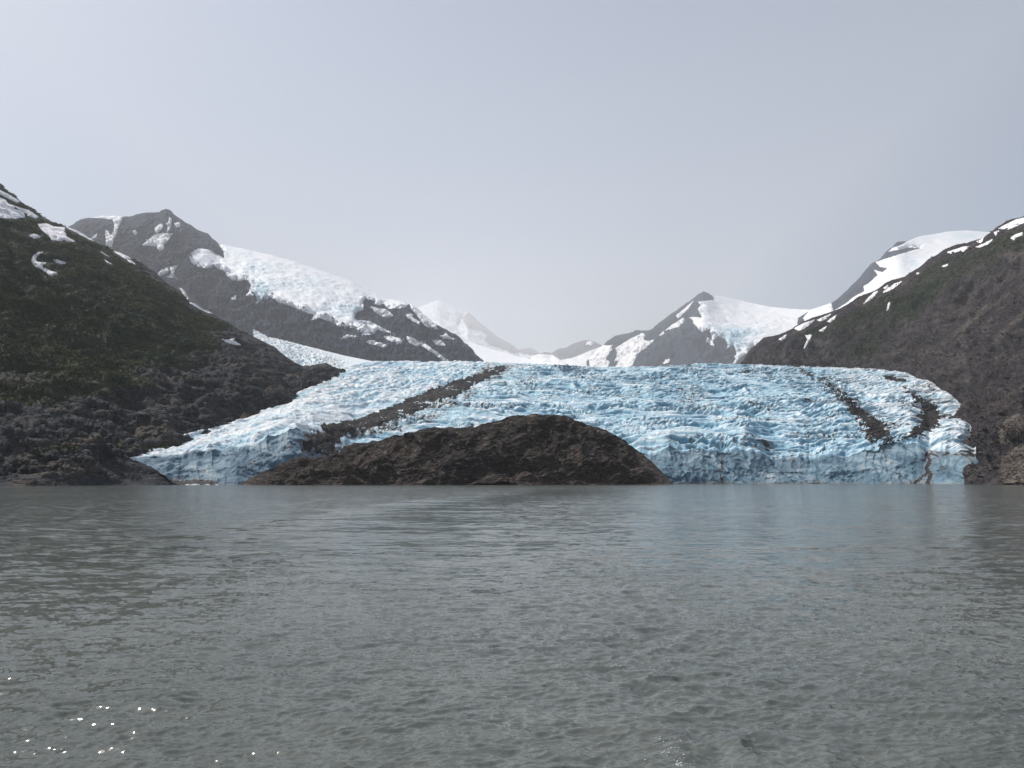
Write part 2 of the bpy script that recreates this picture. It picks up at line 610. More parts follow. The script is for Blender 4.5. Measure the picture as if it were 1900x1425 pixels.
# --- bare scree mountain on the right shore
ridge_e = [(1370, 676, 2000), (1380, 668, 2050), (1392, 648, 2080), (1417, 628, 2080), (1436, 623, 2060), (1455, 616, 2050), (1468, 611, 2040), (1487, 598, 2030),
           (1510, 589, 2020), (1547, 577, 2000), (1571, 565, 1980), (1600, 549, 1960), (1624, 539, 1930), (1647, 523, 1900), (1679, 514, 1860),
           (1697, 501, 1840), (1726, 480, 1800), (1755, 462, 1760), (1774, 454, 1730), (1795, 451, 1700), (1821, 440, 1660), (1847, 423, 1620),
           (1868, 410, 1580), (1895, 404, 1550), (1960, 382, 1500), (2100, 320, 1450), (2350, 230, 1400)]
base_e = [(1370, 705, 1700), (1500, 705, 1640), (1620, 708, 1520), (1700, 735, 1330), (1740, 790, 1080), (1775, 860, 760), (1800, 901.5, 575), (1850, 902.5, 550), (1900, 903, 535), (2350, 907, 420)]
low_e = [(1370, 698, 1760), (1500, 692, 1700), (1620, 690, 1600), (1700, 705, 1430), (1740, 745, 1230), (1775, 800, 960), (1800, 835, 760), (1850, 830, 690), (1900, 820, 640), (2350, 800, 520)]
mid_e = [(1370, 690, 1850), (1500, 655, 1830), (1620, 622, 1760), (1700, 620, 1600), (1800, 640, 1300), (1900, 640, 1080), (2350, 600, 850)]
SE = Sheet(cols((1370, 1935, 1.15), (1935, 2350, 9)), [base_e, low_e, mid_e, ridge_e], [70, 130, 170])
SE.smooth(10, keep=(0, SE.nfront))
ribs(SE, 22, 150, 8, .2, 6, .35)
_x, _y, _z = SE.P[..., 0], SE.P[..., 1], SE.P[..., 2]
_b = ridged3((_x - .9 * _z) / 22, _y / 70, (_z + .6 * _x) / 70, 4, 61)
SE.P = SE.P + normals(SE.P) * ((_b - .8) * 1.6 * np.interp(SE.v, [0, .2, 2.8, 3, 4], [.4, 1, 1, .15, .3])[:, None])[..., None]
SE.done()
rl = np.interp(SE.px, [p[0] for p in ridge_e], [p[1] for p in ridge_e])
below = SE.py - rl
lowveg = np.interp(SE.px, [1370, 1500, 1600, 1700, 1800, 1900, 2350], [20, 40, 120, 105, 80, 75, 120])
veg = .47 * sstep(6, 24, below) * sstep(20, -25, below - lowveg) + .05 + .30 * fbm3(_x / 110, _y / 160, _z / 60, 3, 66)
tan = np.zeros_like(veg)
for ln, w in (([(1888, 533), (1850, 562), (1790, 604)], 2.5), ([(1905, 576), (1872, 607), (1850, 630)], 5), ([(1800, 590), (1770, 620), (1745, 640)], 2),
              ([(1830, 570), (1800, 598), (1785, 612)], 5), ([(1872, 470), (1880, 480)], 9), ([(1895, 470), (1900, 478)], 8)):
    tan = np.maximum(tan, sstep(w * 1.5, w * .4, dline(ln, SE.px, SE.py) + 1.5 * p2(SE.px / 6, SE.py / 6)))
_st = p2((SE.cols[None] - 250 * SE.v[:, None]) / 7, SE.v[:, None] * 1.3 + 0 * _x, 72) + .7 * p2((SE.cols[None] - 250 * SE.v[:, None]) / 2.6, SE.v[:, None] * 2.5 + 0 * _x, 73)
tan = np.maximum(tan, np.clip(1.1 * _st - .12, 0, .8) * sstep(40, 110, below))
tan = np.maximum(tan * .9, np.clip(fbm3(_x / 30, _y / 45, _z / 30, 3, 71) * 1.3 - .35, 0, .5))
SE.attrs = {'veg': np.clip(veg, 0, 1), 'tan': tan}
mountain(SE, 'brown and dark scree mountainside with green bands above the right end of the glacier', M_scree)

# --- snow ridge behind the scree mountain
ridge_d = [(1480, 590, 3100), (1505, 575, 3100), (1526, 569, 3100), (1546, 560, 3100), (1558, 551, 3100), (1571, 538, 3100), (1595, 514, 3100), (1600, 508, 3100),
           (1617, 489, 3100), (1633, 481, 3100), (1647, 464, 3100), (1655, 459, 3100), (1665, 448, 3100), (1676, 448, 3120), (1684, 449, 3150),
           (1695, 444, 3200), (1711, 439, 3250), (1734, 436, 3300), (1758, 431, 3350), (1797, 429, 3400), (1829, 432, 3400), (1900, 436, 3400), (1960, 440, 3400)]
base_d = [(1480, 640, 2500), (1560, 630, 2450), (1650, 590, 2450), (1760, 530, 2450), (1960, 500, 2450)]
SD = Sheet(cols((1480, 1850, 1.2), (1850, 1960, 6)), [base_d, ridge_d], [190], k=2.7)
SD.level(140)
SD_plain = SD.P.copy()
ribs(SD, 32, 540, 12, .15, 5, .4)
ribs(SD, 17, 130, 97, .2, 5, .4)
flatten(SD, SD_plain, field)
mountain(SD, 'hazy snow covered mountain shoulder behind the right scree slope', M_hazeblue)

# --- pointed peak in the middle right distance
ridge_c = [(1090, 668, 4700), (1105, 655, 4700), (1118, 642, 4700), (1126, 634, 4700), (1142, 623, 4700), (1158, 619, 4700), (1174, 616, 4650), (1178, 613, 4650), (1205, 612, 4600),
           (1212, 608, 4600), (1221, 600, 4600), (1237, 589, 4600), (1253, 578, 4600), (1268, 567, 4600), (1281, 558, 4600), (1297, 544, 4600),
           (1305, 541, 4600), (1313, 543, 4650), (1325, 551, 4800), (1345, 552, 5000), (1370, 558, 5100), (1400, 565, 5000), (1430, 571, 4800), (1480, 575, 4500),
           (1520, 577, 4200), (1580, 590, 4000)]
base_c = [(1090, 705, 3700), (1300, 702, 3100), (1580, 690, 3000)]
mid_c = [(1090, 690, 4100), (1150, 662, 4150), (1230, 632, 3900), (1300, 615, 3600), (1350, 618, 3650), (1400, 620, 3650), (1480, 630, 3500), (1580, 640, 3400)]
SC = Sheet(cols((1090, 1580, 1.1)), [base_c, mid_c, ridge_c], [80, 90], k=2.6)
SC.level()
SC_plain = SC.P.copy()
ribs(SC, 84, 760, 15, .14, 5, .3)
ribs(SC, 34, 185, 96, .2, 5, .4)
flatten(SC, SC_plain, cirque)
mountain(SC, 'hazy blue grey pointed peak with snow on its right flank', M_hazeblue)

# --- far low hill beside it
ridge_b = [(970, 668, 7500), (1000, 657, 7500), (1010, 653, 7500), (1024, 655, 7500), (1035, 647, 7500), (1050, 645, 7500), (1065, 637, 7500), (1085, 631, 7500),
           (1097, 631, 7500), (1105, 635, 7500), (1118, 641, 7500), (1135, 650, 7500), (1170, 672, 7500)]
base_b = [(970, 705, 5200), (1170, 705, 5200)]
SB = Sheet(cols((970, 1170, 1.1)), [base_b, ridge_b], [80], k=2.9)
ribs(SB, 60, 1100, 18, .1, 4, .4)
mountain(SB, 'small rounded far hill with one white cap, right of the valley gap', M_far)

# --- palest snow peak at the far end of the valley
ridge_a = [(700, 606, 17000), (740, 590, 17000), (760, 578, 17000), (780, 570, 17000), (798, 562, 17000), (812, 557, 17000), (818, 559, 17000), (830, 566, 17000), (845, 572, 17000),
           (852, 578, 17000), (862, 580, 16500), (868, 578, 16000), (875, 584, 16000), (890, 598, 15500), (905, 610, 15000), (920, 622, 15000), (935, 630, 14500),
           (950, 637, 14000), (962, 648, 14000), (968, 647, 14000), (985, 645, 14000), (995, 650, 14000), (1003, 655, 14000), (1015, 653, 14000), (1022, 657, 14000), (1050, 668, 14000)]
base_a = [(700, 712, 7500), (1050, 712, 7500)]
SA = Sheet(cols((700, 1050, 1.1)), [base_a, ridge_a], [130], back=[(400, -400), (2500, -2500)], k=2.5)
ribs(SA, 175, 2200, 22, .12, 4, .5)
M_pale = snow_mat('haze_greyed_snow', (.66, .68, .72), (.5, .53, .58), 120, .7)  # snow greyed towards the haze, painting in part of the fade
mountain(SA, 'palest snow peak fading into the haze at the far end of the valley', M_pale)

# rock faces of the far snow peak
far_peak = bpy.data.objects['mountain.006'] if 'mountain.006' in bpy.data.objects else None
for poly in ([(868, 579), (878, 586), (892, 600), (906, 611), (922, 624), (937, 632), (952, 640), (962, 650), (955, 657), (940, 652), (925, 646), (908, 640), (898, 632), (905, 622), (893, 615), (880, 612), (868, 610), (862, 600), (858, 590)],
             [(853, 580), (861, 581), (858, 592), (850, 606), (846, 602)],
             [(960, 649), (970, 647), (986, 645), (997, 651), (1004, 656), (1014, 654), (1023, 658), (1010, 661), (990, 659), (972, 658), (955, 653)]):
    SA.patch('rock_face', poly, M_far, .6, 1.2, parent=far_peak)

# ================================================================== HIGH SNOW AND HANGING GLACIERS
def icerough(amp, lam, seed, ax=1.0):
    def f(P):
        x, y, z = P[..., 0] / lam, P[..., 1] / lam, P[..., 2] / lam
        return amp * (ridged3(x * ax, y, z * 2.2, 4, seed, .6) - .9)
    return f


def ice_attrs(s, seed, lam, blob):
    """blue where icefalls break up (given as blobs: px, py, rx, ry, strength)"""
    x, y, z = s.P[..., 0], s.P[..., 1], s.P[..., 2]
    a = .06 * np.ones_like(x) + .24 * fbm3(x / lam, y / lam, z / lam * 3, 4, seed)
    for bx, by, rx, ry, k in blob:
        a = a + k * np.exp(-(((s.px - bx) / rx) ** 2 + ((s.py - by) / ry) ** 2))
    s.attrs['blue'] = np.clip(a, 0, 1.2)
    s.attrs['dirt'] = np.clip(.28 * fbm3(x / lam * 2, y / lam * 2, z / lam * 5, 3, seed + 9) - .06, 0, 1)


ice_attrs(SF, 3, 90, [(485, 545, 18, 20, .75), (470, 500, 40, 14, .35), (640, 575, 40, 16, .5), (560, 530, 70, 14, .3), (430, 470, 40, 12, .25)])
o = SF.patch('hanging_glacier', hang, M_icefar, 2.0, .9, lam=4, smooth=6, lift=2, rough=icerough(9, 100, 4))
tag(o, 'broad white hanging glacier with blue icefalls draped over the grey left mountain', 'glacier')

ice_attrs(SC, 6, 110, [(1360, 632, 26, 20, .8), (1385, 618, 40, 8, .5), (1330, 612, 20, 8, .3)])
o = SC.patch('hanging_glacier', cirque, M_icefar, 1.5, .8, lam=4, smooth=6, lift=3, rough=icerough(16, 170, 7))
tag(o, 'cirque glacier with a narrow blue icefall hanging between the pointed peak and the scree mountain', 'glacier')

ice_attrs(SD, 9, 90, [(1690, 490, 20, 8, .3), (1790, 440, 30, 6, .4)])
o = SD.patch('snowfield', field, M_icefar, 1.5, .7, lam=4, smooth=6, lift=2, rough=icerough(5, 140, 10))
tag(o, 'wide bright snowfield on the mountain shoulder behind the right scree slope', 'snowfield')

SB.attrs = {'blue': np.zeros(SB.P.shape[:2]), 'dirt': np.zeros(SB.P.shape[:2])}
o = SB.patch('snowfield', [(1000, 657), (1024, 658), (1040, 668), (1062, 664), (1068, 662), (1088, 653), (1110, 645), (1128, 641), (1160, 650), (1160, 700), (980, 700), (985, 660)], M_snowfar, 1.2, 1.0)
tag(o, 'white snow basin below the small rounded far hill', 'snowfield')

# valley snow ramp behind the glacier's lip
top_v = [(780, 604, 9000), (806, 602, 9000), (844, 617, 8800), (867, 631, 8300), (889, 640, 7800), (927, 652, 7200), (965, 662, 6600), (1003, 670, 5800), (1060, 677, 5000), (1130, 683, 4400), (1180, 690, 4300)]
base_v = [(780, 720, 3900), (1180, 720, 3900)]
SV = Sheet(cols((780, 1180, 1.6)), [base_v, top_v], [100], k=1.45)
ribs(SV, 7, 290, 25, .1, 4, 1)
SV.done()
ice_attrs(SV, 12, 120, [])
o = SV.obj('snowfield', M_icefar)
tag(o, 'smooth white snow ramp rising behind the middle of the glacier toward the palest peak', 'snowfield')

# side glacier joining from the left
top_t = [(470, 612, 2050), (499, 627, 2050), (530, 632, 2050), (560, 640, 2040), (600, 650, 2030), (640, 660, 2020), (690, 670, 2010), (720, 676, 2000)]
base_t = [(470, 640, 1600), (500, 650, 1580), (527, 665, 1550), (560, 690, 1520), (622, 698, 1500), (720, 698, 1500)]
ST = Sheet(cols((470, 720, 1.0)), [base_t, top_t], [90])
N0 = normals(ST.P)
x, y = ST.P[..., 0], ST.P[..., 1]
px0, py0 = proj(ST.P)
crev = sstep(-4, 14, py0 - np.interp(px0, [470, 560, 640, 700], [605, 638, 662, 675])) * sstep(680, 610, px0)
d = (1 - 2 * np.abs(p2(x / 16, y / 16, 2))) + .6 * (1 - 2 * np.abs(p2(x / 7, y / 9, 4)))
ST.P = ST.P + N0 * (crev * 6 * (d - .8))[..., None]
ST.done()
ST.attrs = {'blue': np.clip(crev * (.62 - .45 * d), 0, 1), 'dirt': np.clip(crev * (.30 + .5 * p2(x / 22, y / 22, 8)) * sstep(545, 610, ST.px) + .25 * crev * (d < .3), 0, 1)}
o = ST.obj('side_glacier', M_ice)
tag(o, 'small crevassed side glacier squeezing between the green slope and grey mountain', 'glacier')

# ================================================================== SNOW PATCHES
GS, FS, ES, CS = ('snow patches on the green left mountainside', 'snow patches on the hazy grey left mountain',
                  'snow patches on the right scree mountain', 'snow patches on the pointed far peak')
patches = [
    # green mountainside
    (SG, GS, 'large snow bank cut by the picture edge high on the green slope', [(-60, 340), (0, 367), (10, 371), (16, 379), (29, 383), (25, 387), (36, 391), (45, 396), (46, 403), (29, 405), (0, 404), (-60, 400)]),
    (SG, GS, 'thin snow streak along the topmost dark ridge of the green mountain', [(-30, 342), (0, 353), (16, 361), (37, 374), (32, 376), (13, 367), (0, 360), (-30, 352)]),
    (SG, GS, 'narrow snow streak trailing down ridge from the large snow bank at the edge', [(29, 383), (53, 390), (72, 403), (66, 405), (50, 399), (54, 397), (38, 391)]),
    (SG, GS, 'big ragged trapezoid snow patch on the upper green slope below the ridge', [(70, 416), (87, 415), (100, 421), (121, 422), (120, 430), (124, 440), (139, 448), (128, 448), (118, 444), (113, 447), (97, 445), (91, 437), (79, 428)]),
    (SG, GS, 'long thin snow strip on the ridge beside the big trapezoid patch', [(124, 422), (142, 427), (163, 439), (182, 448), (168, 445), (147, 434)]),
    (SG, GS, 'small flat snow sliver just below and left of the trapezoid patch', [(53, 436), (64, 434), (78, 440), (63, 442)]),
    (SG, GS, 'curved hook shaped snow patch on the green slope', [(71, 468), (80, 467), (68, 475), (66, 482), (70, 486), (89, 487), (78, 490), (79, 495), (92, 502), (108, 507), (99, 511), (91, 509), (76, 498), (63, 492), (58, 483), (61, 475)]),
    (SG, GS, 'short snow sliver right beside the hook shaped patch', [(97, 481), (108, 482), (123, 488), (113, 490), (105, 487)]),
    (SG, GS, 'upper of two tiny snow dashes side by side on the green slope under the ridge', [(187, 467), (203, 476), (196, 474)]),
    (SG, GS, 'lower of two tiny snow dashes side by side on the green slope under the ridge', [(193, 481), (208, 490), (199, 487)]),
    (SG, GS, 'snow streak on the ridge above a shorter one, under the Y shaped snow gully', [(211, 466), (226, 470), (245, 479), (232, 480)]),
    (SG, GS, 'short thin snow streak directly under the longer ridge streak', [(235, 481), (244, 484), (251, 490), (242, 487)]),
    (SG, GS, 'branching snow streak on the middle of the descending dark ridge', [(351, 561), (374, 566), (393, 567), (379, 573), (396, 582), (385, 580), (368, 572)]),
    (SG, GS, 'short snow strip on the ridge between the branching streak and the arched patch', [(405, 578), (421, 581), (425, 586), (411, 584)]),
    (SG, GS, 'arched snow patch on the descending ridge above the side glacier', [(438, 595), (450, 592), (462, 591), (472, 598), (479, 606), (468, 604), (458, 607), (448, 602)]),
    (SG, GS, 'lowest snow strip on the ridge at the head of the side glacier', [(475, 618), (490, 622), (499, 627), (487, 628)]),
    (SG, GS, 'forked snow patch alone on the dark slope below the lower ridge', [(412, 629), (424, 631), (437, 626), (432, 632), (440, 636), (449, 641), (432, 639), (420, 635)]),
    (SG, GS, 'tiny isolated snow scrap far down the green slope', [(53, 641), (58, 637), (61, 640), (55, 643)]),
    # grey mountain
    (SF, FS, 'Y shaped snow gully on the left end of the grey mountain', [(222, 403), (226, 409), (218, 425), (210, 446), (207, 458), (196, 455), (197, 444), (195, 433), (196, 427), (201, 428), (204, 438), (211, 430), (213, 420), (210, 408)]),
    (SF, FS, 'low snow cap along the flat crest left of the summit knob', [(168, 403), (190, 397), (224, 397), (226, 404), (208, 408), (195, 405), (180, 404)]),
    (SF, FS, 'large square snow patch below the summit knob', [(289, 434), (305, 434), (320, 433), (312, 446), (305, 452), (303, 462), (295, 466), (292, 458), (282, 456), (264, 455), (274, 446)]),
    (SF, FS, 'small slanting snow patch touching the top of the large square patch', [(287, 424), (293, 418), (299, 415), (302, 419), (296, 430), (290, 432)]),
    (SF, FS, 'narrow vertical snow chute right under the summit knob', [(314, 403), (318, 406), (317, 419), (310, 431), (312, 420), (308, 416), (313, 411)]),
    (SF, FS, 'small oval snow patch right of the summit knob chute', [(323, 414), (329, 413), (335, 414), (333, 420), (327, 421)]),
    (SF, FS, 'tiny lone snow spot on the dark face between Y gully and square patch', [(247, 428), (252, 428), (255, 433), (251, 436), (248, 433)]),
    (SF, FS, 'left one of two snow patches over the green ridge below the summit', [(292, 507), (303, 500), (313, 496), (311, 506), (304, 508), (297, 513)]),
    (SF, FS, 'right hooked one of two snow patches over the green ridge below the summit', [(314, 496), (332, 491), (324, 501), (322, 509), (329, 517), (318, 515), (312, 514), (319, 507)]),
    (SF, FS, 'short snow dash beside the foot of the Y shaped gully', [(170, 441), (180, 434), (179, 439), (172, 443)]),
    (SF, FS, 'snow sliver peeping over the steep part of the green ridge', [(332, 533), (342, 539), (350, 556), (344, 552), (338, 542)]),
    (SF, FS, 'tiny two pointed snow patch on the cliff left of the blue icefall', [(428, 553), (434, 551), (438, 547), (437, 556), (431, 556)]),
    (SF, FS, 'thin snow line below the middle hanging glacier edge', [(629, 629), (644, 621), (667, 624), (655, 626), (640, 628)]),
    (SF, FS, 'flat winged snow patch under the hanging glacier, low on the rock', [(680, 633), (691, 631), (704, 636), (719, 640), (711, 645), (699, 640), (685, 638)]),
    (SF, FS, 'branching snow patch left of the long snow gully', [(711, 624), (725, 624), (741, 627), (748, 635), (737, 641), (733, 634), (722, 632)]),
    (SF, FS, 'long straight snow gully running diagonally down to the glacier', [(754, 624), (764, 626), (777, 634), (789, 638), (811, 654), (832, 669), (824, 669), (805, 656), (786, 643), (775, 640), (767, 641), (760, 637)]),
    (SF, FS, 'slanting snow band across the dark rock knob in the hanging glacier', [(688, 569), (704, 573), (714, 573), (722, 578), (730, 586), (716, 589), (706, 584), (697, 580)]),
    (SF, FS, 'hooked snow patch under the icy right end of the hanging glacier', [(753, 583), (767, 583), (764, 589), (779, 597), (777, 601), (766, 596), (757, 590)]),
    (SF, FS, 'diamond shaped snow patch low on the right shoulder of the grey mountain', [(803, 632), (812, 630), (819, 633), (829, 641), (816, 641), (808, 640)]),
    (SF, FS, 'V shaped snow patch near the right crest of the grey mountain', [(815, 621), (822, 623), (827, 618), (833, 624), (845, 630), (832, 628), (822, 628)]),
    (SF, FS, 'icy white strip along the right crest beyond the hanging glacier', [(758, 559), (768, 563), (790, 585), (808, 600), (812, 611), (800, 609), (790, 605), (783, 597), (772, 583), (764, 573)]),
    # scree mountain
    (SE, ES, 'ragged snow patch on the crest where the snowfield meets scree', [(1758, 468), (1769, 464), (1788, 458), (1798, 457), (1787, 467), (1782, 465), (1773, 468), (1763, 470)]),
    (SE, ES, 'long slanting snow band on the upper scree crest below the summit snow', [(1811, 458), (1826, 452), (1837, 446), (1843, 443), (1834, 452), (1818, 459)]),
    (SE, ES, 'small snow wedge on the crest just above the long slanting band', [(1812, 448), (1824, 443), (1820, 451)]),
    (SE, ES, 'small upright snow wedge left of the summit snow', [(1844, 431), (1854, 428), (1847, 437)]),
    (SE, ES, 'broad summit snow band at the top right edge of the scree mountain', [(1853, 424), (1868, 416), (1884, 408), (1900, 404), (1930, 396), (1930, 410), (1900, 413), (1884, 420), (1868, 427), (1874, 421), (1861, 425)]),
    (SE, ES, 'winged snow patch on dark ground below the summit snow', [(1874, 442), (1884, 435), (1898, 431), (1897, 436), (1886, 440), (1881, 445)]),
    (SE, ES, 'tiny horizontal snow patch on the upper green band', [(1748, 494), (1758, 490), (1758, 493), (1752, 495)]),
    (SE, ES, 'tiniest snow dot near the crest of the scree mountain', [(1701, 506), (1705, 506), (1705, 508.5), (1701, 508.5)]),
    (SE, ES, 'long thin snow streak below the middle of the crest, highest of the slanting ones', [(1638, 543), (1647, 535), (1659, 527), (1673, 522), (1663, 531), (1650, 539)]),
    (SE, ES, 'stepped snow streak under the foot of the snowfield', [(1602, 564), (1611, 553), (1622, 542), (1629, 540), (1618, 554)]),
    (SE, ES, 'small stubby snow patch between the stepped and the long thin streak', [(1639, 535), (1647, 529), (1648, 532), (1643, 536)]),
    (SE, ES, 'left one of a pair of slanting snow streaks near the crest notch', [(1516, 594), (1541, 583), (1533, 591), (1522, 596)]),
    (SE, ES, 'right one of a pair of slanting snow streaks near the crest notch', [(1534, 597), (1552, 584), (1547, 593), (1540, 598)]),
    (SE, ES, 'long snow band along the lower crest beside the cirque glacier', [(1473, 610), (1490, 600), (1511, 594), (1498, 605), (1484, 613)]),
    (SE, ES, 'lone leaf shaped snow patch near the cirque glacier tongue', [(1444, 630), (1459, 621), (1456, 628), (1449, 631)]),
    (SE, ES, 'snow patch with a thin trickle running down the cliff under it', [(1494, 622), (1506, 622), (1502, 631), (1496, 641), (1491, 648), (1495, 637), (1499, 630)]),
    (SE, ES, 'small slanting snow patch right of the trickling one', [(1519, 614), (1534, 605), (1528, 614)]),
    (SE, ES, 'thin vertical snow streak in a gully on the middle of the scree slope', [(1649, 561), (1652, 561), (1648, 574), (1645, 577)]),
    # pointed peak
    (SC, CS, 'long snow couloir right under the crest of the pointed peak', [(1254, 586), (1269, 574), (1286, 559), (1278, 571), (1267, 582), (1259, 590)]),
    (SC, CS, 'curved snow ledge across the middle of the pointed peak', [(1235, 613), (1246, 604), (1268, 590), (1271, 594), (1260, 606), (1247, 609)]),
    (SC, CS, 'small snow scrap continuing the curved ledge downward', [(1223, 623), (1232, 613), (1232, 618), (1226, 622)]),
    (SC, CS, 'large snow basin on the left shoulder of the pointed peak', [(1142, 646), (1158, 636), (1171, 628), (1193, 618), (1197, 623), (1193, 631), (1205, 633), (1215, 630), (1202, 641), (1182, 657), (1175, 672), (1169, 684), (1140, 684), (1145, 676), (1152, 668), (1139, 671), (1144, 664), (1145, 654)]),
    (SC, CS, 'snow slope left of the big basin, against the far rounded hill', [(1104, 652), (1118, 641), (1136, 641), (1134, 651), (1122, 667), (1131, 671), (1126, 686), (1095, 686), (1093, 665)]),
    (SC, CS, 'small upright snow patch low on the face of the pointed peak', [(1230, 676), (1235, 668), (1243, 666), (1240, 672)]),
    (SC, CS, 'zigzag snow scrap left of the blue icefall tongue', [(1310, 635), (1313, 627), (1320, 632), (1326, 641), (1322, 641), (1316, 636)]),
]
for s, grp, lab, poly in patches:
    m = M_snow if s in (SG, SE) else M_snowfar
    o = s.patch('snow_patch', poly, m, 1.2, .8 if s is not SG else .6, lam=3.2, edge=.6, bias=.5)
    if o:
        tag(o, lab, 'snow patch', grp)
o = SB.patch('snow_patch', [(1087, 640), (1090, 634), (1098, 632), (1102, 637), (1097, 641), (1092, 639)], M_snowfar, 1.0, .5)
if o:
    tag(o, 'white cap on the small rounded far hill', 'snow patch')

# ================================================================== GLACIER
base_l = [(226, 852, 566), (250, 862, 566), (285, 873, 566), (312, 884, 566), (322, 896, 566), (340, 901, 566), (440, 901, 580), (560, 900, 620), (700, 899, 660), (1240, 899, 690), (1500, 898.5, 690), (1700, 899, 670), (1800, 900, 640), (1816, 900, 640)]
cliff_l = [(226, 849, 570), (250, 850, 575), (285, 846, 585), (320, 845, 590), (360, 838, 600), (420, 830, 610), (480, 815, 625), (540, 801, 650), (580, 797, 680), (620, 815, 700), (660, 835, 710), (760, 850, 710), (1100, 850, 715), (1200, 838, 715),
           (1245, 832, 715), (1330, 838, 712), (1380, 834, 712), (1430, 848, 712), (1500, 850, 712), (1535, 845, 710), (1560, 838, 706), (1590, 842, 708), (1620, 836, 704), (1660, 824, 704), (1690, 818, 704), (1715, 834, 700), (1722, 846, 690), (1745, 838, 680), (1775, 836, 674), (1800, 845, 664), (1816, 856, 655)]
top_l = [(226, 847, 572), (260, 836, 610), (300, 822, 660), (350, 803, 730), (400, 785, 800), (450, 769, 880), (500, 748, 980), (560, 727, 1110), (600, 703, 1260), (640, 682, 1420), (680, 673, 1500), (750, 671, 1560), (850, 671, 1580), (900, 673, 1580), (1000, 677, 1560), (1100, 681, 1540),
         (1130, 683, 1530), (1250, 680, 1530), (1300, 677, 1540), (1400, 678, 1540), (1480, 682, 1520), (1560, 681, 1510), (1620, 685, 1480), (1680, 694, 1360), (1720, 707, 1230), (1760, 731, 1060), (1790, 756, 930), (1800, 782, 850), (1810, 826, 700), (1816, 862, 657)]
_cx = np.arange(226, 1817, 3.0)
_cy = np.interp(_cx, [p[0] for p in cliff_l], [p[1] for p in cliff_l])
_cd = np.interp(_cx, [p[0] for p in cliff_l], [p[2] for p in cliff_l])
_k = sstep(300, 380, _cx) * sstep(1800, 1750, _cx)
_r = 1 - 2 * np.abs(p2(_cx / 44, 0 * _cx + .37, 61)) + .3 * (1 - 2 * np.abs(p2(_cx / 15, 0 * _cx + .4, 62)))
_cy = _cy - _k * (9 * (_r - .7))
_cd = _cd + _k * (10 + 6 * p2(_cx / 60, 0 * _cx + .3, 63))
GL = Sheet(cols((226, 1816, 1.05)), [base_l, cliff_l, top_l], [64, 400], back=[(120, 6), (500, -20)])
GL.smooth(5, keep=(0, 64, GL.nfront))
_ragged = np.stack(ray(GL.cols, np.interp(GL.cols, _cx, _cy), np.interp(GL.cols, _cx, _cd)), -1) - GL.P[64]
GL.P = GL.P + _ragged[None] * np.interp(GL.v, [0, .45, 1, 1.02, 1.08], [0, .15, 1, .8, 0])[:, None, None]
px, py = proj(GL.P)
X, Y, Z = GL.P[..., 0], GL.P[..., 1], GL.P[..., 2]
edge_in = np.minimum(sstep(226, 300, px), sstep(1818, 1770, px))
toprow = np.interp(px, [p[0] for p in top_l], [p[1] for p in top_l])
lipfade = np.interp(GL.v, [0, 1, 1.9, 2.0, 2.3, 4], [1, 1, 1, .6, .5, .3])[:, None] * np.ones_like(px)
moraine_line = [(1000, 660), (930, 682), (880, 706), (820, 736), (760, 757), (700, 778), (620, 795), (560, 830), (520, 870)]
lobe = sstep(30, -30, py - np.interp(px, [p[0] for p in moraine_line][::-1], [p[1] for p in moraine_line][::-1])) * sstep(960, 900, px)
lobe = np.maximum(lobe, sstep(560, 500, px))
onsurf = np.interp(GL.v, [0, .93, 1.03, 4], [0, 0, 1, 1])[:, None] * np.ones_like(px)
# transverse seracs of the main tongue
w1 = 16 * p2(X / 70, Y / 80, 1)
w2 = 16 * p2(X / 60, Y / 80, 2)
xs, ys = X + w1, Y + w2 + .30 * (X - 80) - .0009 * np.maximum(X - 60, 0) ** 2
reg = sstep(-.25, .3, p2(X / 210, Y / 170, 35))
A = (1 - 2 * np.abs(p2(xs / 44, ys / 16.5, 3))) * (1 - .45 * reg) + .45 * reg * (1 - 2 * np.abs(p2(xs / 100, ys / 21, 36)))
B = 1 - 2 * np.abs(p2(xs / 19, ys / 8, 4))
C = 1 - 2 * np.abs(p2(xs / 8, ys / 6, 5))
D0 = p2(X / 150, Y / 110, 6)
vary = .75 + .7 * p2(X / 120, Y / 90, 37)
cv = sstep(.80, .97, 1 - 2 * np.abs(p2(xs / 38 + 9, ys / 8.5, 38))) * sstep(-.05, .25, p2(X / 90, Y / 70, 39))
main = -4.5 * cv + vary * (6.4 * (A - .35) + 2.7 * (B - .35) + 1.0 * (C - .35)) + 9 * D0
# lengthwise folds of the left lobe
fx, fy = 246.0, 900.0
L = math.hypot(fx, fy)
al = (X * fx + Y * fy) / L
ac = (X * fy - Y * fx) / L
A2 = 1 - 2 * np.abs(p2(ac / 26 + .4 * p2(al / 90, ac / 50, 8), al / 120, 9))
B2 = 1 - 2 * np.abs(p2(ac / 11, al / 45, 10))
C2 = 1 - 2 * np.abs(p2((X + w1 * .5) / 14, (Y + w2) / 8, 11))
C3 = 1 - 2 * np.abs(p2(xs / 6, ys / 5, 12))
far = sstep(850, 1250, Y)
lob = 3.0 * (A2 - .4) + 1.6 * (B2 - .4) + (1.0 + 2.2 * far) * (C2 - .35) + .5 * C3 + 3 * D0
right = sstep(0, 60, px - np.interp(py, [675, 700, 740, 780, 830], [1480, 1520, 1570, 1620, 1660]))
amp = (1 - .45 * right)
disp = (main * amp * (1 - lobe) + lob * lobe) * onsurf * edge_in * lipfade
# keep the crest lines of the ice cliff level with the lip
disp = disp * np.interp(GL.v, [.8, 1.0, 1.05, 4], [.25, .6, 1, 1])[:, None]
GL.P[..., 2] += disp
GL.P[..., 1] -= disp * .6 * onsurf * (1 - .6 * lobe)
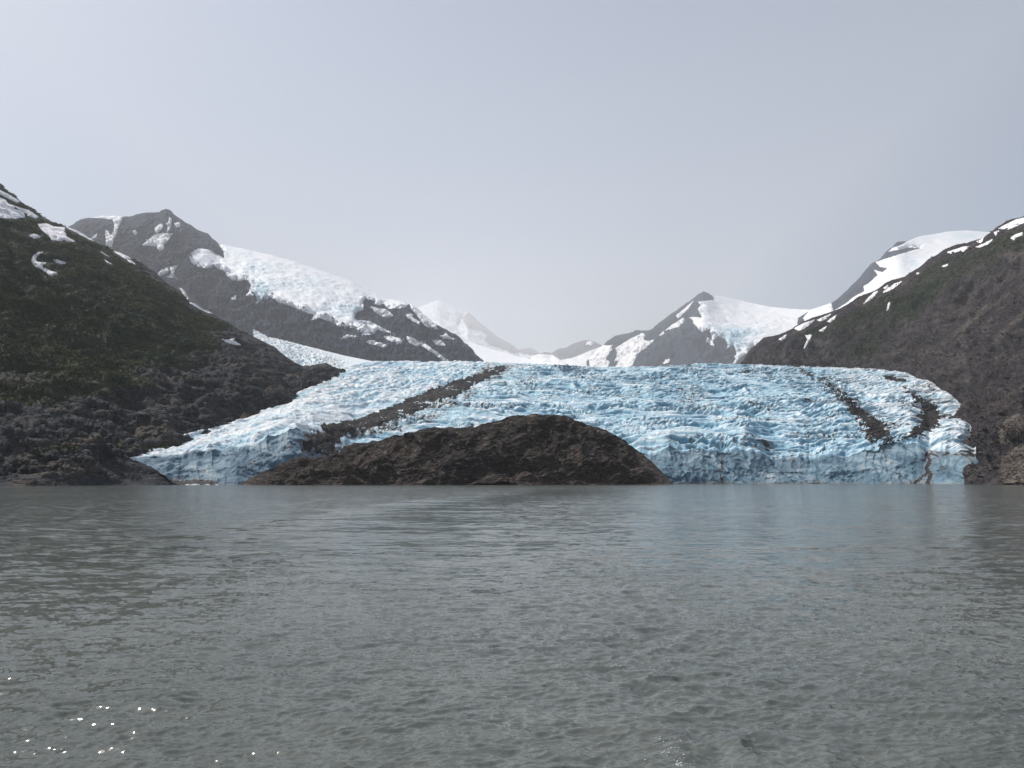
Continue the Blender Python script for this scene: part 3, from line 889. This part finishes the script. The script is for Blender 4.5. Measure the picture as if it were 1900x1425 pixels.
# broken face of the cliff
N0 = normals(GL.P)
cl = (1 - onsurf) * np.minimum(1, np.interp(GL.v, [0, .25, 1], [.5, 1, 1])[:, None])
f1 = 1.2 * ridged3(X / 34 + .5 * Z / 22, Y / 40, Z / 26 - .2 * X / 30, 2, 81, .5) + .75 * ridged3((X + .6 * Z) / 12, Y / 14, (Z - .3 * X) / 10, 4, 86, .6)
f2 = p3(X / 40, Y / 40, Z / 45, 91)
f1 = f1 - f1.mean()
off = cl * (2.6 * f1 + 8.5 * f2) * np.minimum(edge_in + .25, 1)
GL.P[..., 0] += N0[..., 0] * off
GL.P[..., 1] += N0[..., 1] * off - cl * 2
GL.done()
px, py = GL.px, GL.py
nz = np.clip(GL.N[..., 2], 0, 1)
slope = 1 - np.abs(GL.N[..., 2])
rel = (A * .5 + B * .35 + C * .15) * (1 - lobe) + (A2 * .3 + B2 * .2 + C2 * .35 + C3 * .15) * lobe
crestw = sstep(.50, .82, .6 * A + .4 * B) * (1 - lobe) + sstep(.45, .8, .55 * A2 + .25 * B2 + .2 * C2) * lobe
blue = .60 - .30 * (rel - .3) + .30 * (slope - .25) + .55 * (np.clip(-GL.N[..., 1], -.2, 1) - .35) - .34 * crestw  # camera-side faces made bluer to paint their shade, on top of real blue ice
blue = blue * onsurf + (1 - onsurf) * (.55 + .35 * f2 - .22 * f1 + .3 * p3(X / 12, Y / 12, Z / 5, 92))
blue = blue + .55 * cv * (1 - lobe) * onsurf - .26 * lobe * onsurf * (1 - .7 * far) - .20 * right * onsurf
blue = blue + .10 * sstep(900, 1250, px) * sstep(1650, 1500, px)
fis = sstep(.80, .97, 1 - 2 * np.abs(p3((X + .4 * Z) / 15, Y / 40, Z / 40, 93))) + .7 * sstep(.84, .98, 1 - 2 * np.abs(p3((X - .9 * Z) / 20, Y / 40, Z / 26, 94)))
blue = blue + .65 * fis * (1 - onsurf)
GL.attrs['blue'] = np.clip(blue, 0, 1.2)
# dirt: thin lines caught in the clefts, and the moraine bands
dirt = .12 + .55 * (np.clip(-rel, 0, 1)) * onsurf
dirt = dirt + .35 * (p2(X / 60, Y / 45, 14) + .6 * p2(X / 18, Y / 10, 15)) * (1 - .5 * lobe) - .12
spk = sstep(.62, .92, 1 - 2 * np.abs(p2(xs / 15, ys / 4.2, 25))) * sstep(.0, .5, p2(X / 75, Y / 60, 26) + .15)
dirt = dirt + .85 * spk * onsurf * (1 - .6 * lobe)
spr = sstep(.45, .9, 1 - 2 * np.abs(p2((X + w1) / 24, (Y + w2) / 5, 27)))
dirt = dirt + (.45 + .25 * sstep(1660, 1740, px)) * (.6 + .8 * p2(X / 14, Y / 9, 29)) * spr * right * onsurf
band = dline([(1470, 678), (1500, 692), (1535, 712), (1570, 738), (1605, 768), (1632, 793)], px, py)
bw = np.interp(py, [676, 700, 760, 815], [5, 9, 20, 30])
streak = .5 + 1.2 * p2(X / 26, Y / 7, 17)
dirt = dirt + 1.5 * sstep(1.1, .2, band / bw) * (.45 + .6 * sstep(690, 800, py)) * streak * onsurf
dirt = dirt + .85 * sstep(-5, 8, sdf([(1600, 772), (1628, 776), (1655, 812), (1658, 822), (1610, 820), (1604, 800)], px, py)) * (.35 + .9 * p2(X / 40, Y / 6, 18))
dirt = dirt + right * onsurf * (.06 + .22 * p2(X / 30, Y / 6, 19))
dirt = dirt + sstep(14, 0, np.abs(px - 1800)) * .35 * (py > 740)
dirt = dirt + 1.1 * sstep(-14, 10, sdf([(890, 690), (905, 674), (940, 674), (955, 682), (930, 700), (905, 712)], px, py)) * (.5 + .9 * p2(X / 10, Y / 10, 20))
dirt = dirt + .95 * sstep(-10, 12, sdf([(560, 798), (600, 792), (700, 780), (720, 790), (640, 815), (630, 845), (600, 850), (560, 835)], px, py)) * (.60 + .9 * p3(X / 8, Y / 12, Z / 14, 21))
dirt = dirt + sstep(24, 0, dline([(620, 806), (720, 792), (800, 764), (870, 728)], px, py)) * .95 * (.5 + p2(ac / 5, al / 40, 22))
dirt = dirt + sstep(9, 0, dline([(910, 686), (850, 707), (780, 735), (700, 768), (640, 786)], px, py)) * .25
for ln, w in (([(1720, 842), (1725, 856), (1719, 870), (1727, 880), (1722, 894)], 4.5), ([(1646, 815), (1640, 835), (1644, 852), (1641, 870)], 2.2), ([(1348, 840), (1339, 852), (1341, 866), (1334, 876), (1341, 894)], 2.6),
              ([(1700, 893), (1712, 884), (1722, 876)], 3.5), ([(330, 897), (360, 893), (400, 897)], 4), ([(455, 866), (480, 852), (520, 838), (550, 822)], 1.6), ([(1590, 893), (1597, 870), (1604, 850)], 1.3)):
    dirt = dirt + .8 * sstep(w * 1.5, w * .2, dline(ln, px, py) + 2.6 * p2(px / 4, py / 4, 23))
dirt = dirt + .8 * sstep(-4, 6, sdf([(1722, 832), (1760, 838), (1812, 832), (1816, 850), (1780, 846), (1740, 850), (1722, 846)], px, py)) * (.5 + .9 * p2(px / 9, py / 4, 24))
dirt = dirt + .55 * sstep(-6, 8, sdf([(318, 880), (345, 884), (405, 889), (405, 905), (300, 905)], px, py))
dirt = dirt + .16 * fis * (1 - onsurf) + .5 * (1 - onsurf) * sstep(.14, .02, GL.v[:, None])
GL.attrs['dirt'] = np.clip(dirt, 0, 1.2)

glacier = bpy.data.objects.new('glacier', None)
COL.objects.link(glacier)
tag(glacier, 'huge pale blue crevassed glacier tongue spilling into the grey lake behind the rock outcrop', 'glacier')
is_face = np.zeros((GL.nr - 1, GL.nc - 1), bool)
is_face[:64] = True
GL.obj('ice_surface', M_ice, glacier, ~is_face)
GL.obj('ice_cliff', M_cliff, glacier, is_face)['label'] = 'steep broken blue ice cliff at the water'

def gravel_rough(P):
    return .45 * ridged3(P[..., 0] / 9, P[..., 1] / 9, P[..., 2] / 9, 3, 33)

med = [(928, 676), (908, 687), (880, 696), (850, 705), (800, 722), (740, 748), (690, 768), (650, 780), (610, 786), (588, 791), (604, 800), (640, 799), (690, 791), (735, 779), (790, 757), (840, 736), (880, 714), (905, 702), (932, 688), (945, 680)]
o = GL.patch('moraine', med, M_gravel, .85, 3.8, parent=glacier, lam=9, smooth=6, edge=.5, maxrow=GL.nfront + 2, rough=gravel_rough)
o['label'] = 'long dark gravel band sweeping down to the left'
tri = [(1675, 719), (1690, 727), (1705, 737), (1735, 750), (1742, 765), (1750, 771), (1790, 770), (1794, 775), (1745, 776), (1742, 789), (1715, 805), (1690, 813), (1664, 818), (1685, 805), (1700, 791), (1712, 781), (1698, 774), (1711, 765), (1706, 750), (1690, 734)]
o = GL.patch('moraine', tri, M_gravel, .5, 7.5, parent=glacier, lam=9, squash=.4, pieces=True, bias=-.5, edge=.5, maxrow=GL.nfront + 2, rough=gravel_rough)
o['label'] = 'dark arrow shaped gravel patch on the right side'
o = GL.patch('moraine', [(1472, 677), (1500, 690), (1535, 707), (1575, 733), (1615, 765), (1645, 788), (1659, 806), (1660, 822), (1612, 822), (1602, 800), (1598, 786), (1572, 757), (1540, 724), (1500, 697)], M_gravel, .45, 15, parent=glacier, lam=13, squash=.26, pieces=True, bias=-3.0, edge=.4, maxrow=GL.nfront + 2)
o['label'] = 'streaky dark debris stripe sweeping down to the right ice front'
o['kind'] = 'stuff'
o = GL.patch('moraine', [(600, 788), (650, 786), (740, 776), (720, 792), (660, 806), (640, 820), (630, 846), (600, 853), (572, 848), (556, 836), (562, 806)], M_gravel, .5, 17, parent=glacier, lam=9, squash=1.5, pieces=True, bias=-9.0, edge=.4)
o['label'] = 'broken dirty debris where the gravel band reaches the ice front'
o['kind'] = 'stuff'
o = GL.patch('moraine', [(1636, 696), (1655, 698), (1680, 704), (1690, 708), (1660, 708), (1645, 703)], M_gravel, 1.2, 2.0, parent=glacier, lam=6, edge=.5, maxrow=GL.nfront + 2)
if o:
    o['label'] = 'small dark gravel streak near the right top edge'

# ================================================================== ROCK OUTCROP
top_i = [(436, 902, 545), (450, 896, 548), (470, 884, 555), (500, 868, 565), (530, 858, 572), (560, 851, 580), (600, 846, 588), (630, 841, 595), (660, 825, 602), (700, 815, 610), (730, 805, 615), (760, 802, 620),
         (800, 800, 622), (830, 798, 624), (850, 796, 625), (880, 792, 628), (910, 782, 630), (940, 774, 632), (970, 771, 634), (1000, 771, 636), (1030, 776, 638), (1060, 779, 640), (1090, 789, 642), (1110, 794, 642), (1130, 802, 642), (1160, 818, 640),
         (1180, 832, 638), (1200, 848, 632), (1220, 868, 625), (1240, 888, 615), (1250, 900, 605)]
base_i = [(436, 903.2, 540), (600, 902.4, 540), (900, 902, 542), (1250, 901, 590)]
mid_i = [(436, 902.5, 542), (500, 885, 547), (600, 872, 552), (700, 855, 562), (800, 850, 568), (900, 845, 575), (1000, 845, 580), (1100, 855, 585), (1200, 878, 595), (1250, 900.5, 597)]
SI = Sheet(cols((436, 1250, 1.0)), [base_i, mid_i, top_i], [80, 110], back=[(25, -8), (90, -150)])
SI.smooth(8, keep=(0, SI.nfront))
N0 = normals(SI.P)
x, y, z = SI.P[..., 0], SI.P[..., 1], SI.P[..., 2]
b1 = ridged3((x - .8 * z) / 38, y / 34, (z + .3 * x) / 16, 3, 41, .5)
b2 = ridged3((x - .6 * z) / 13, y / 13, z / 7, 4, 46, .6)
b3 = np.abs(p3((x - 1.2 * z) / 62, y / 50, z / 55, 49)) + .35 * np.abs(p3((x + .8 * z) / 24, y / 24, z / 20, 54)) - .06
b4 = ((z * .9 - x * .38 + y * .1 + 7 * p3(x / 26, y / 26, z / 26, 52)) / 8.5) % 1.0
b4 = np.minimum(b4 * 1.25, (1 - b4) * 5)
b5 = ((z * .7 + x * .55 + 6 * p3(x / 20, y / 20, z / 20, 53)) / 17) % 1.0
b5 = np.minimum(b5 * 1.2, (1 - b5) * 6)
w = np.interp(SI.v, [0, .3, 1.7, 2, 3], [.5, 1, 1, .4, 1])[:, None] * np.minimum(sstep(436, 560, SI.cols), sstep(1250, 1120, SI.cols))[None]
SI.P = SI.P + N0 * (w * (4.2 * (b1 - .8) + 1.0 * (b2 - .8) - 13 * (.25 - b3) + 1.8 * (b4 - .5) + 2.4 * (b5 - .5)))[..., None]
SI.done()
o = SI.obj('rock_outcrop', M_outcrop)
tag(o, 'dark brown ice smoothed rock outcrop rising from the lake in front of the glacier', 'rock outcrop')

# pale slabs at the right shore
for lab, poly in (('upper of two pale brown rock slabs on the right shore', [(1850, 808), (1853, 796), (1860, 786), (1872, 778), (1886, 771), (1920, 765), (1920, 815), (1896, 818), (1884, 812), (1872, 822), (1856, 822)]),
                  ('lower of two pale brown rock slabs, standing at the waterline on the right', [(1856, 868), (1860, 848), (1872, 840), (1888, 832), (1920, 828), (1920, 905), (1862, 905), (1856, 885)])):
    o = SE.patch('rock_slab', poly, M_slab, 7.0, 3.0, lam=9, edge=.6, rough=lambda P: 1.8 * (ridged3(P[..., 0] / 14, P[..., 1] / 14, P[..., 2] / 9, 4, 55) - .8))
    if o:
        tag(o, lab, 'rock slab', 'pale rock slabs on the right shore')

# ================================================================== SHRUBS (uncountable)
def shrubs(s, count, size, seed, name, label):
    rng = np.random.RandomState(seed)
    vg = s.attrs['veg'][:s.nfront]
    pxx = s.px[:s.nfront]
    pyy = s.py[:s.nfront]
    P = s.P[:s.nfront]
    near_snow = np.zeros(pxx.shape, bool)
    for s2, _, _, poly in patches:
        if s2 is s:
            pa = np.asarray(poly, float)
            bx = (pxx > pa[:, 0].min() - 6) & (pxx < pa[:, 0].max() + 6) & (pyy > pa[:, 1].min() - 6) & (pyy < pa[:, 1].max() + 10)
            dd = np.full(pxx.shape, -99.)
            dd[bx] = np.maximum(sdf(poly, pxx[bx], pyy[bx]), sdf(poly, pxx[bx], pyy[bx] - 4))
            near_snow |= dd > -2.0
    ok = (vg > .34) & ~near_snow & (pxx > -60) & (pxx < 1960) & (P[..., 2] > 6)
    idx = np.argwhere(ok)
    wgt = (vg[ok] - .3) * (np.linalg.norm(P[ok], axis=-1) / 1000) ** .5
    pick = idx[rng.choice(len(idx), count, p=wgt / wgt.sum())]
    base = P[pick[:, 0], pick[:, 1]] + rng.normal(size=(count, 3)) * np.array([1.5, 1.5, .2])
    nl = 9
    V = np.zeros((count, nl, 3, 3))
    r = size * (.5 + rng.rand(count) ** 2 * 1.1)
    for k in range(nl):
        c = rng.normal(size=(count, 3)) * np.array([.5, .5, .32])
        c[:, 2] = np.abs(c[:, 2]) + .12
        a = rng.normal(size=(count, 3))
        a /= np.linalg.norm(a, axis=1)[:, None]
        b = np.cross(a, rng.normal(size=(count, 3)))
        b /= np.linalg.norm(b, axis=1)[:, None]
        for j, (ca, cb) in enumerate(((.5, 0), (-.3, .42), (-.3, -.42))):
            V[:, k, j] = base + (c + a * ca + b * cb) * r[:, None]
    tint = np.repeat(rng.rand(count), nl * 3)
    q = np.arange(count * nl * 3).reshape(-1, 3)
    o = link(name, V.reshape(-1, 3), q, M_leaf, {'tint': tint}, smooth=False)
    tag(o, label, 'shrubs', kind='stuff')


M_leaf, nt, b = mat('leaves')
g = G(nt)
t = g.attr('tint')
c = g.mix(g.step(t, .1, .6), (.012, .029, .014), (.030, .052, .019))
c = g.mix(g.step(t, .7, 1.0, 0, .8), c, (.085, .085, .035))
c = g.mix(g.step(g.noise(1 / 60, 5, .6, g.scaled((1, .6, 2.6), (0, .4, 0))), .45, .62, 0, .8), c, (.078, .088, .026))
nt.links.new(c, b.inputs['Base Color'])
b.inputs['Roughness'].default_value = .8
b.inputs['Specular IOR Level'].default_value = .2
shrubs(SG, 42000, 1.8, 1, 'shrubs', 'dense low green shrubs over the left mountainside')
shrubs(SE, 9000, 1.7, 2, 'shrubs', 'thin low green shrubs on the bands of the right scree mountain')

# ================================================================== SCREE STONES
def stones(s, mask, count, size, seed, m, label):
    rng = np.random.RandomState(seed)
    idx = np.argwhere(mask)
    pick = idx[rng.choice(len(idx), count)]
    base = s.P[pick[:, 0], pick[:, 1]] + rng.normal(size=(count, 3)) * np.array([1.2, 1.2, .1])
    oc = np.array([(1, 0, 0), (-1, 0, 0), (0, 1, 0), (0, -1, 0), (0, 0, 1), (0, 0, -1)], float)
    fc = np.array([(0, 2, 4), (2, 1, 4), (1, 3, 4), (3, 0, 4), (2, 0, 5), (1, 2, 5), (3, 1, 5), (0, 3, 5)])
    r = size * (.35 + rng.rand(count) ** 4 * 2.2)
    V = base[:, None, :] + oc[None] * r[:, None, None] * (.6 + .8 * rng.rand(count, 6, 1)) + rng.normal(size=(count, 6, 3)) * r[:, None, None] * .15
    q = (fc[None] + (np.arange(count) * 6)[:, None, None]).reshape(-1, 3)
    o = link('scree', V.reshape(-1, 3), q, m, None, smooth=False)
    tag(o, label, 'scree stones', kind='stuff')


msk = np.zeros(SE.px.shape, bool)
msk[:SE.nfront] = (SE.attrs['veg'][:SE.nfront] < .35) & (SE.px[:SE.nfront] < 1960) & (SE.px[:SE.nfront] > 1560) & (SE.P[:SE.nfront, :, 2] > 1)
stones(SE, msk, 9000, 1.1, 5, rock_mat('loose_stone', (.06, .058, .06), (.09, .082, .08), (.17, .165, .16), 6), 'loose grey stones strewn over the right scree slope')

# ================================================================== ICE FLOES
rng = np.random.RandomState(3)
def floe(px, D, w, h, label):
    x0, y0, z0 = ray(px, 900, D)
    n = 14
    V, q = [], []
    for ring, (rr, zz) in enumerate(((1.0, -.25), (1.05, .15), (.75, .75), (.3, 1.0))):
        for k in range(n):
            a = 2 * math.pi * k / n
            j = 1 + .35 * rng.uniform(-1, 1)
            V.append((x0 + w * rr * j * math.cos(a), y0 + w * .6 * rr * j * math.sin(a), h * zz * (1 + .3 * rng.uniform(-1, 1))))
    for ring in range(3):
        for k in range(n):
            a, b2 = ring * n + k, ring * n + (k + 1) % n
            q.append((a, b2, b2 + n, a + n))
    V.append((x0, y0, h))
    for k in range(0, n, 1):
        q.append((3 * n + k, 3 * n + (k + 1) % n, len(V) - 1, len(V) - 1))
    me = bpy.data.meshes.new('ice_floe')
    me.from_pydata(V, [], [tuple(dict.fromkeys(f)) for f in q])
    me.materials.append(M_snow)
    o = bpy.data.objects.new('ice_floe', me)
    COL.objects.link(o)
    tag(o, label, 'ice floe', 'small ice floes under the left ice cliff')
for px_, D_, w_, h_, lab in ((348, 535, 1.6, .55, 'small white ice floe at the left end of the floating row under the ice cliff'),
                             (362, 538, 2.6, .8, 'widest white ice floe floating under the left ice cliff'),
                             (384, 540, 1.8, .6, 'white ice floe just right of the widest one under the left ice cliff'),
                             (402, 540, 1.3, .7, 'stubby white ice floe at the right end of the floating row')):
    floe(px_, D_, w_, h_, lab)

# ================================================================== WATER
yy = np.concatenate([np.arange(620, 60, -1.05), np.arange(60, 6, -.6), np.arange(6, 1.2, -.12)])
rr = H * F / yy                       # distances of the rows
t1 = np.arange(-.80, .80, .00118)
wide = np.concatenate([np.linspace(-math.pi + .02, -math.atan(.80) - .02, 60), np.arctan(t1), np.linspace(math.atan(.80) + .02, math.pi + .02, 62)])
TH, RR = np.meshgrid(wide, rr)
dr = np.gradient(rr)[:, None] * np.ones_like(TH)
fr = np.abs(TH) < .68
RX = np.where(fr, RR / np.maximum(np.cos(TH), .2), RR * 1.286)
WX, WY = RX * np.sin(TH), RX * np.cos(TH)
Zw = np.zeros_like(WX)


def octave(amp, lx, ly, seed, rot, ridge=False, fac=1.0):
    c_, s_ = math.cos(rot), math.sin(rot)
    u = (WX * c_ + WY * s_) / lx
    v = (-WX * s_ + WY * c_) / ly
    k = np.clip(ly / (np.abs(dr) * 1.3) - .5, 0, 1)
    act = (k * np.ones_like(u) > 0) & fr
    out = np.zeros_like(u)
    n = p2(u[act], v[act], seed)
    if ridge:
        n = (1 - 2.2 * np.abs(n)) - .45
    out[act] = n
    return out * amp * k * fac


xa = np.interp(WY, [15, 34, 48, 77, 127, 254, 400], [-8, -14, -17.5, -20.5, -18, 0, 22])
wa = np.interp(WY, [20, 60, 250], [2.2, 4.0, 9.0])
arm = np.exp(-((WX - xa) / wa) ** 2) * sstep(18, 34, WY) * sstep(420, 280, WY)
slick_a = sstep(-1, 1.5, (WX - xa) / wa) * sstep(6, 2, (WX - xa) / wa) * sstep(22, 38, WY) * sstep(420, 200, WY)
lane = np.exp(-((WX - 2.6 - .03 * WY) / 2.2) ** 2) * sstep(90, 30, WY)
left = sstep(-12, -30, WX - .0 * WY)
Zw += octave(.09, 30, 9, 11, .15)
Zw += octave(.075, 14, 4.6, 12, -.12)
Zw += octave(.045, 6.5, 2.6, 1, .10)
Zw += octave(.034, 3.2, 1.25, 2, -.18)
Zw += octave(.030, 1.5, .62, 3, .22, True)
Zw += octave(.024, .75, .33, 4, -.1, True)
Zw += octave(.017, .4, .18, 5, .35, True)
Zw += octave(.007, .17, .10, 6, .0, True)
Zw += octave(.075, 1.6, 1.3, 7, .3, True) * lane
Zw += octave(.03, .6, .6, 8, .2, True) * lane
Zw += octave(.17, 12, 2.2, 9, .16) * arm
Zw += octave(.50, 40, 8, 13, .10) * arm * sstep(60, 110, WY)
Zw += octave(.05, 1.7, .7, 10, .3) * left
hh = np.stack([WX, WY, Zw], -1)
q = grid_quads(*WX.shape).reshape(-1, 4)
# close the small hole round the eye point and the ring seam
M_water, nt, b = mat('glacial_water')
g = G(nt)
n0 = g.noise(1 / 9.0, 3, .5)
col = g.mix(g.step(n0, .3, .7), (.084, .095, .087), (.106, .117, .107))
nt.links.new(col, b.inputs['Base Color'])
b.inputs['Roughness'].default_value = .12
b.inputs['IOR'].default_value = 1.33
b.inputs['Specular IOR Level'].default_value = .5
def slopes(scale, amount, st):
    x = g.n('ShaderNodeTexNoise')
    g.put(x.inputs['Vector'], g.scaled(st))
    x.inputs['Scale'].default_value = scale
    x.inputs['Detail'].default_value = 4
    x.inputs['Roughness'].default_value = .6
    s_ = g.n('ShaderNodeVectorMath', operation='SUBTRACT')
    g.put(s_.inputs[0], x.outputs['Color'])
    s_.inputs[1].default_value = (.5, .5, .5)
    m_ = g.n('ShaderNodeVectorMath', operation='MULTIPLY')
    g.put(m_.inputs[0], s_.outputs[0])
    m_.inputs[1].default_value = (amount, amount, 0)
    return m_.outputs[0]


def vadd(a_, b_):
    x = g.n('ShaderNodeVectorMath', operation='ADD')
    g.put(x.inputs[0], a_)
    g.put(x.inputs[1], b_)
    return x.outputs[0]


gust = g.step(g.noise(1 / 40.0, 4, .55, g.scaled((1, .3, 1))), .35, .68, .65, 1.2)
sl = vadd(slopes(.9, 1.15, (.8, 1.7, 1)), vadd(slopes(4.5, .60, (.9, 1.6, 1)), slopes(17, .42, (1, 1.3, 1))))
slick = g.attr('slick')
gust = g.math('MULTIPLY', gust, g.math('SUBTRACT', 1.0, g.math('MULTIPLY', slick, .75)))
sc_ = g.n('ShaderNodeVectorMath', operation='SCALE')
g.put(sc_.inputs[0], sl)
g.put(sc_.inputs['Scale'], gust)
nn_ = g.n('ShaderNodeVectorMath', operation='NORMALIZE')
g.put(nn_.inputs[0], vadd(g.nor, sc_.outputs[0]))
nt.links.new(nn_.outputs[0], b.inputs['Normal'])
o = link('water', hh.reshape(-1, 3), q, M_water, {'slick': slick_a.ravel()})
tag(o, 'grey rippled glacial lake water', 'lake', kind='structure')
# stern side: plain disc of water under the eye point
n = 96
a = np.linspace(0, 2 * math.pi, n, endpoint=False)
r0 = float(rr[0]) * 1.27

# ------------------------------------------------------------------ foam flecks
def foam(spots):
    V, q = [], []
    r_ = np.random.RandomState(9)
    for fx_, fy_, n_, sp_ in spots:
        D = H * F / (fy_ - HOR)
        bx, by, _ = ray(fx_, fy_, D)
        for _ in range(n_):
            cx_, cy_ = bx + r_.normal() * sp_, by + r_.normal() * sp_ * 1.6
            i = int(np.argmin(np.abs(rr - cy_)))
            j = int(np.argmin(np.abs(wide - math.atan2(cx_, cy_))))
            cz_ = float(Zw[i, j]) + .006
            s_ = .004 + .012 * r_.rand() ** 3
            k0 = len(V)
            for dx, dy, dz in ((1, 0, 0), (.3, .9, 0), (-.8, .5, 0), (-.7, -.6, 0), (.4, -.9, 0), (0, 0, .7)):
                V.append((cx_ + dx * s_ * (.7 + .6 * r_.rand()), cy_ + dy * s_ * (.7 + .6 * r_.rand()), cz_ + dz * s_))
            for k in range(5):
                q.append((k0 + k, k0 + (k + 1) % 5, k0 + 5))
    m, nt_, b_ = mat('foam')
    g_ = G(nt_)
    nt_.links.new(g_.mix(g_.noise(20, 3), (.45, .47, .46), (.65, .66, .65)), b_.inputs['Base Color'])
    o_ = link('foam', np.array(V), np.array(q), m, smooth=True)
    tag(o_, 'white foam flecks on the small breaking wake crests', 'foam', kind='stuff')


foam([(1256, 1382, 60, .12), (1248, 1362, 22, .14), (1262, 1392, 34, .06), (715, 1027, 8, .15), (938, 1333, 18, .07), (645, 1105, 6, .1), (660, 1192, 14, .10), (935, 1285, 14, .06), (700, 1255, 8, .08), (1080, 1180, 10, .08), (1150, 1225, 8, .08)])

# ================================================================== HAZE
def haze(density, x0, x1, y0, y1, z0, z1):
    V = np.array([(x, y, z) for x in (x0, x1) for y in (y0, y1) for z in (z0, z1)], float)
    q = np.array([(0, 1, 3, 2), (4, 6, 7, 5), (0, 4, 5, 1), (2, 3, 7, 6), (0, 2, 6, 4), (1, 5, 7, 3)])
    m = bpy.data.materials.new('haze')
    m.use_nodes = True
    t_ = m.node_tree
    t_.nodes.clear()
    out = t_.nodes.new('ShaderNodeOutputMaterial')
    v = t_.nodes.new('ShaderNodeVolumePrincipled')
    v.inputs['Color'].default_value = (.91, .925, .945, 1)
    v.inputs['Density'].default_value = density
    v.inputs['Anisotropy'].default_value = HAZE_G
    t_.links.new(v.outputs[0], out.inputs['Volume'])
    o_ = link('haze', V, q, m, smooth=False)
    tag(o_, 'pale smoky haze filling the valley', 'haze', kind='stuff')


HAZE_G = .08
zmin = min(float(s_.P[..., 2].min()) for s_ in (SG, SF, SE, SD, SC, SB, SA, SV, ST, GL, SI))
zmax = max(float(s_.P[..., 2].max()) for s_ in (SG, SF, SE, SD, SC, SB, SA, SV, ST, GL, SI))
xmax = max(float(np.abs(s_.P[..., 0]).max()) for s_ in (SG, SF, SE, SD, SC, SB, SA, SV, ST, GL, SI))
ymax = float(SA.P[..., 1].max())
print('z range', zmin, zmax, xmax, ymax)
haze(4.2e-5, -max(xmax, 5000) - 3000, max(xmax, 5000) + 3000, -6000, ymax + 1500, zmin - 1, zmax + 60)

# ================================================================== LIGHT, SKY, CAMERA
AZ, EL = -69, 50          # sun: to the left of the view direction, high
sun = bpy.data.lights.new('sun', 'SUN')
sun.energy = 5.0
sun.angle = rad(.53)
sun.color = (1, .955, .895)
so = bpy.data.objects.new('sun', sun)
COL.objects.link(so)
so.rotation_euler = (rad(90 - EL), 0, rad(180 - AZ))
import mathutils
sd = mathutils.Vector((math.sin(rad(AZ)) * math.cos(rad(EL)), math.cos(rad(AZ)) * math.cos(rad(EL)), math.sin(rad(EL))))
so.rotation_euler = sd.to_track_quat('Z', 'Y').to_euler()

w = bpy.data.worlds.new('World')
S.world = w
w.use_nodes = True
nt = w.node_tree
bg = nt.nodes['Background']
sky = nt.nodes.new('ShaderNodeTexSky')
sky.sky_type = 'NISHITA'
sky.sun_disc = False
sky.sun_elevation = rad(EL)
sky.sun_rotation = rad(AZ)
sky.air_density = 1.0
sky.dust_density = 2.4
sky.ozone_density = 1.0
nt.links.new(sky.outputs[0], bg.inputs[0])
bg.inputs[1].default_value = .10

cam = bpy.data.cameras.new('camera')
cam.sensor_width = 36
cam.lens = 36 * F / 1900
cam.clip_start = .1
cam.clip_end = 100000
co = bpy.data.objects.new('camera', cam)
COL.objects.link(co)
co.location = (0, 0, H)
co.rotation_euler = (rad(90) + PITCH, 0, 0)
S.camera = co

S.view_settings.view_transform = 'Standard'
S.view_settings.look = 'None'
S.view_settings.exposure = .33
S.view_settings.gamma = 1
S.cycles.use_denoising = True
S.cycles.volume_bounces = 1
S.cycles.max_bounces = 6
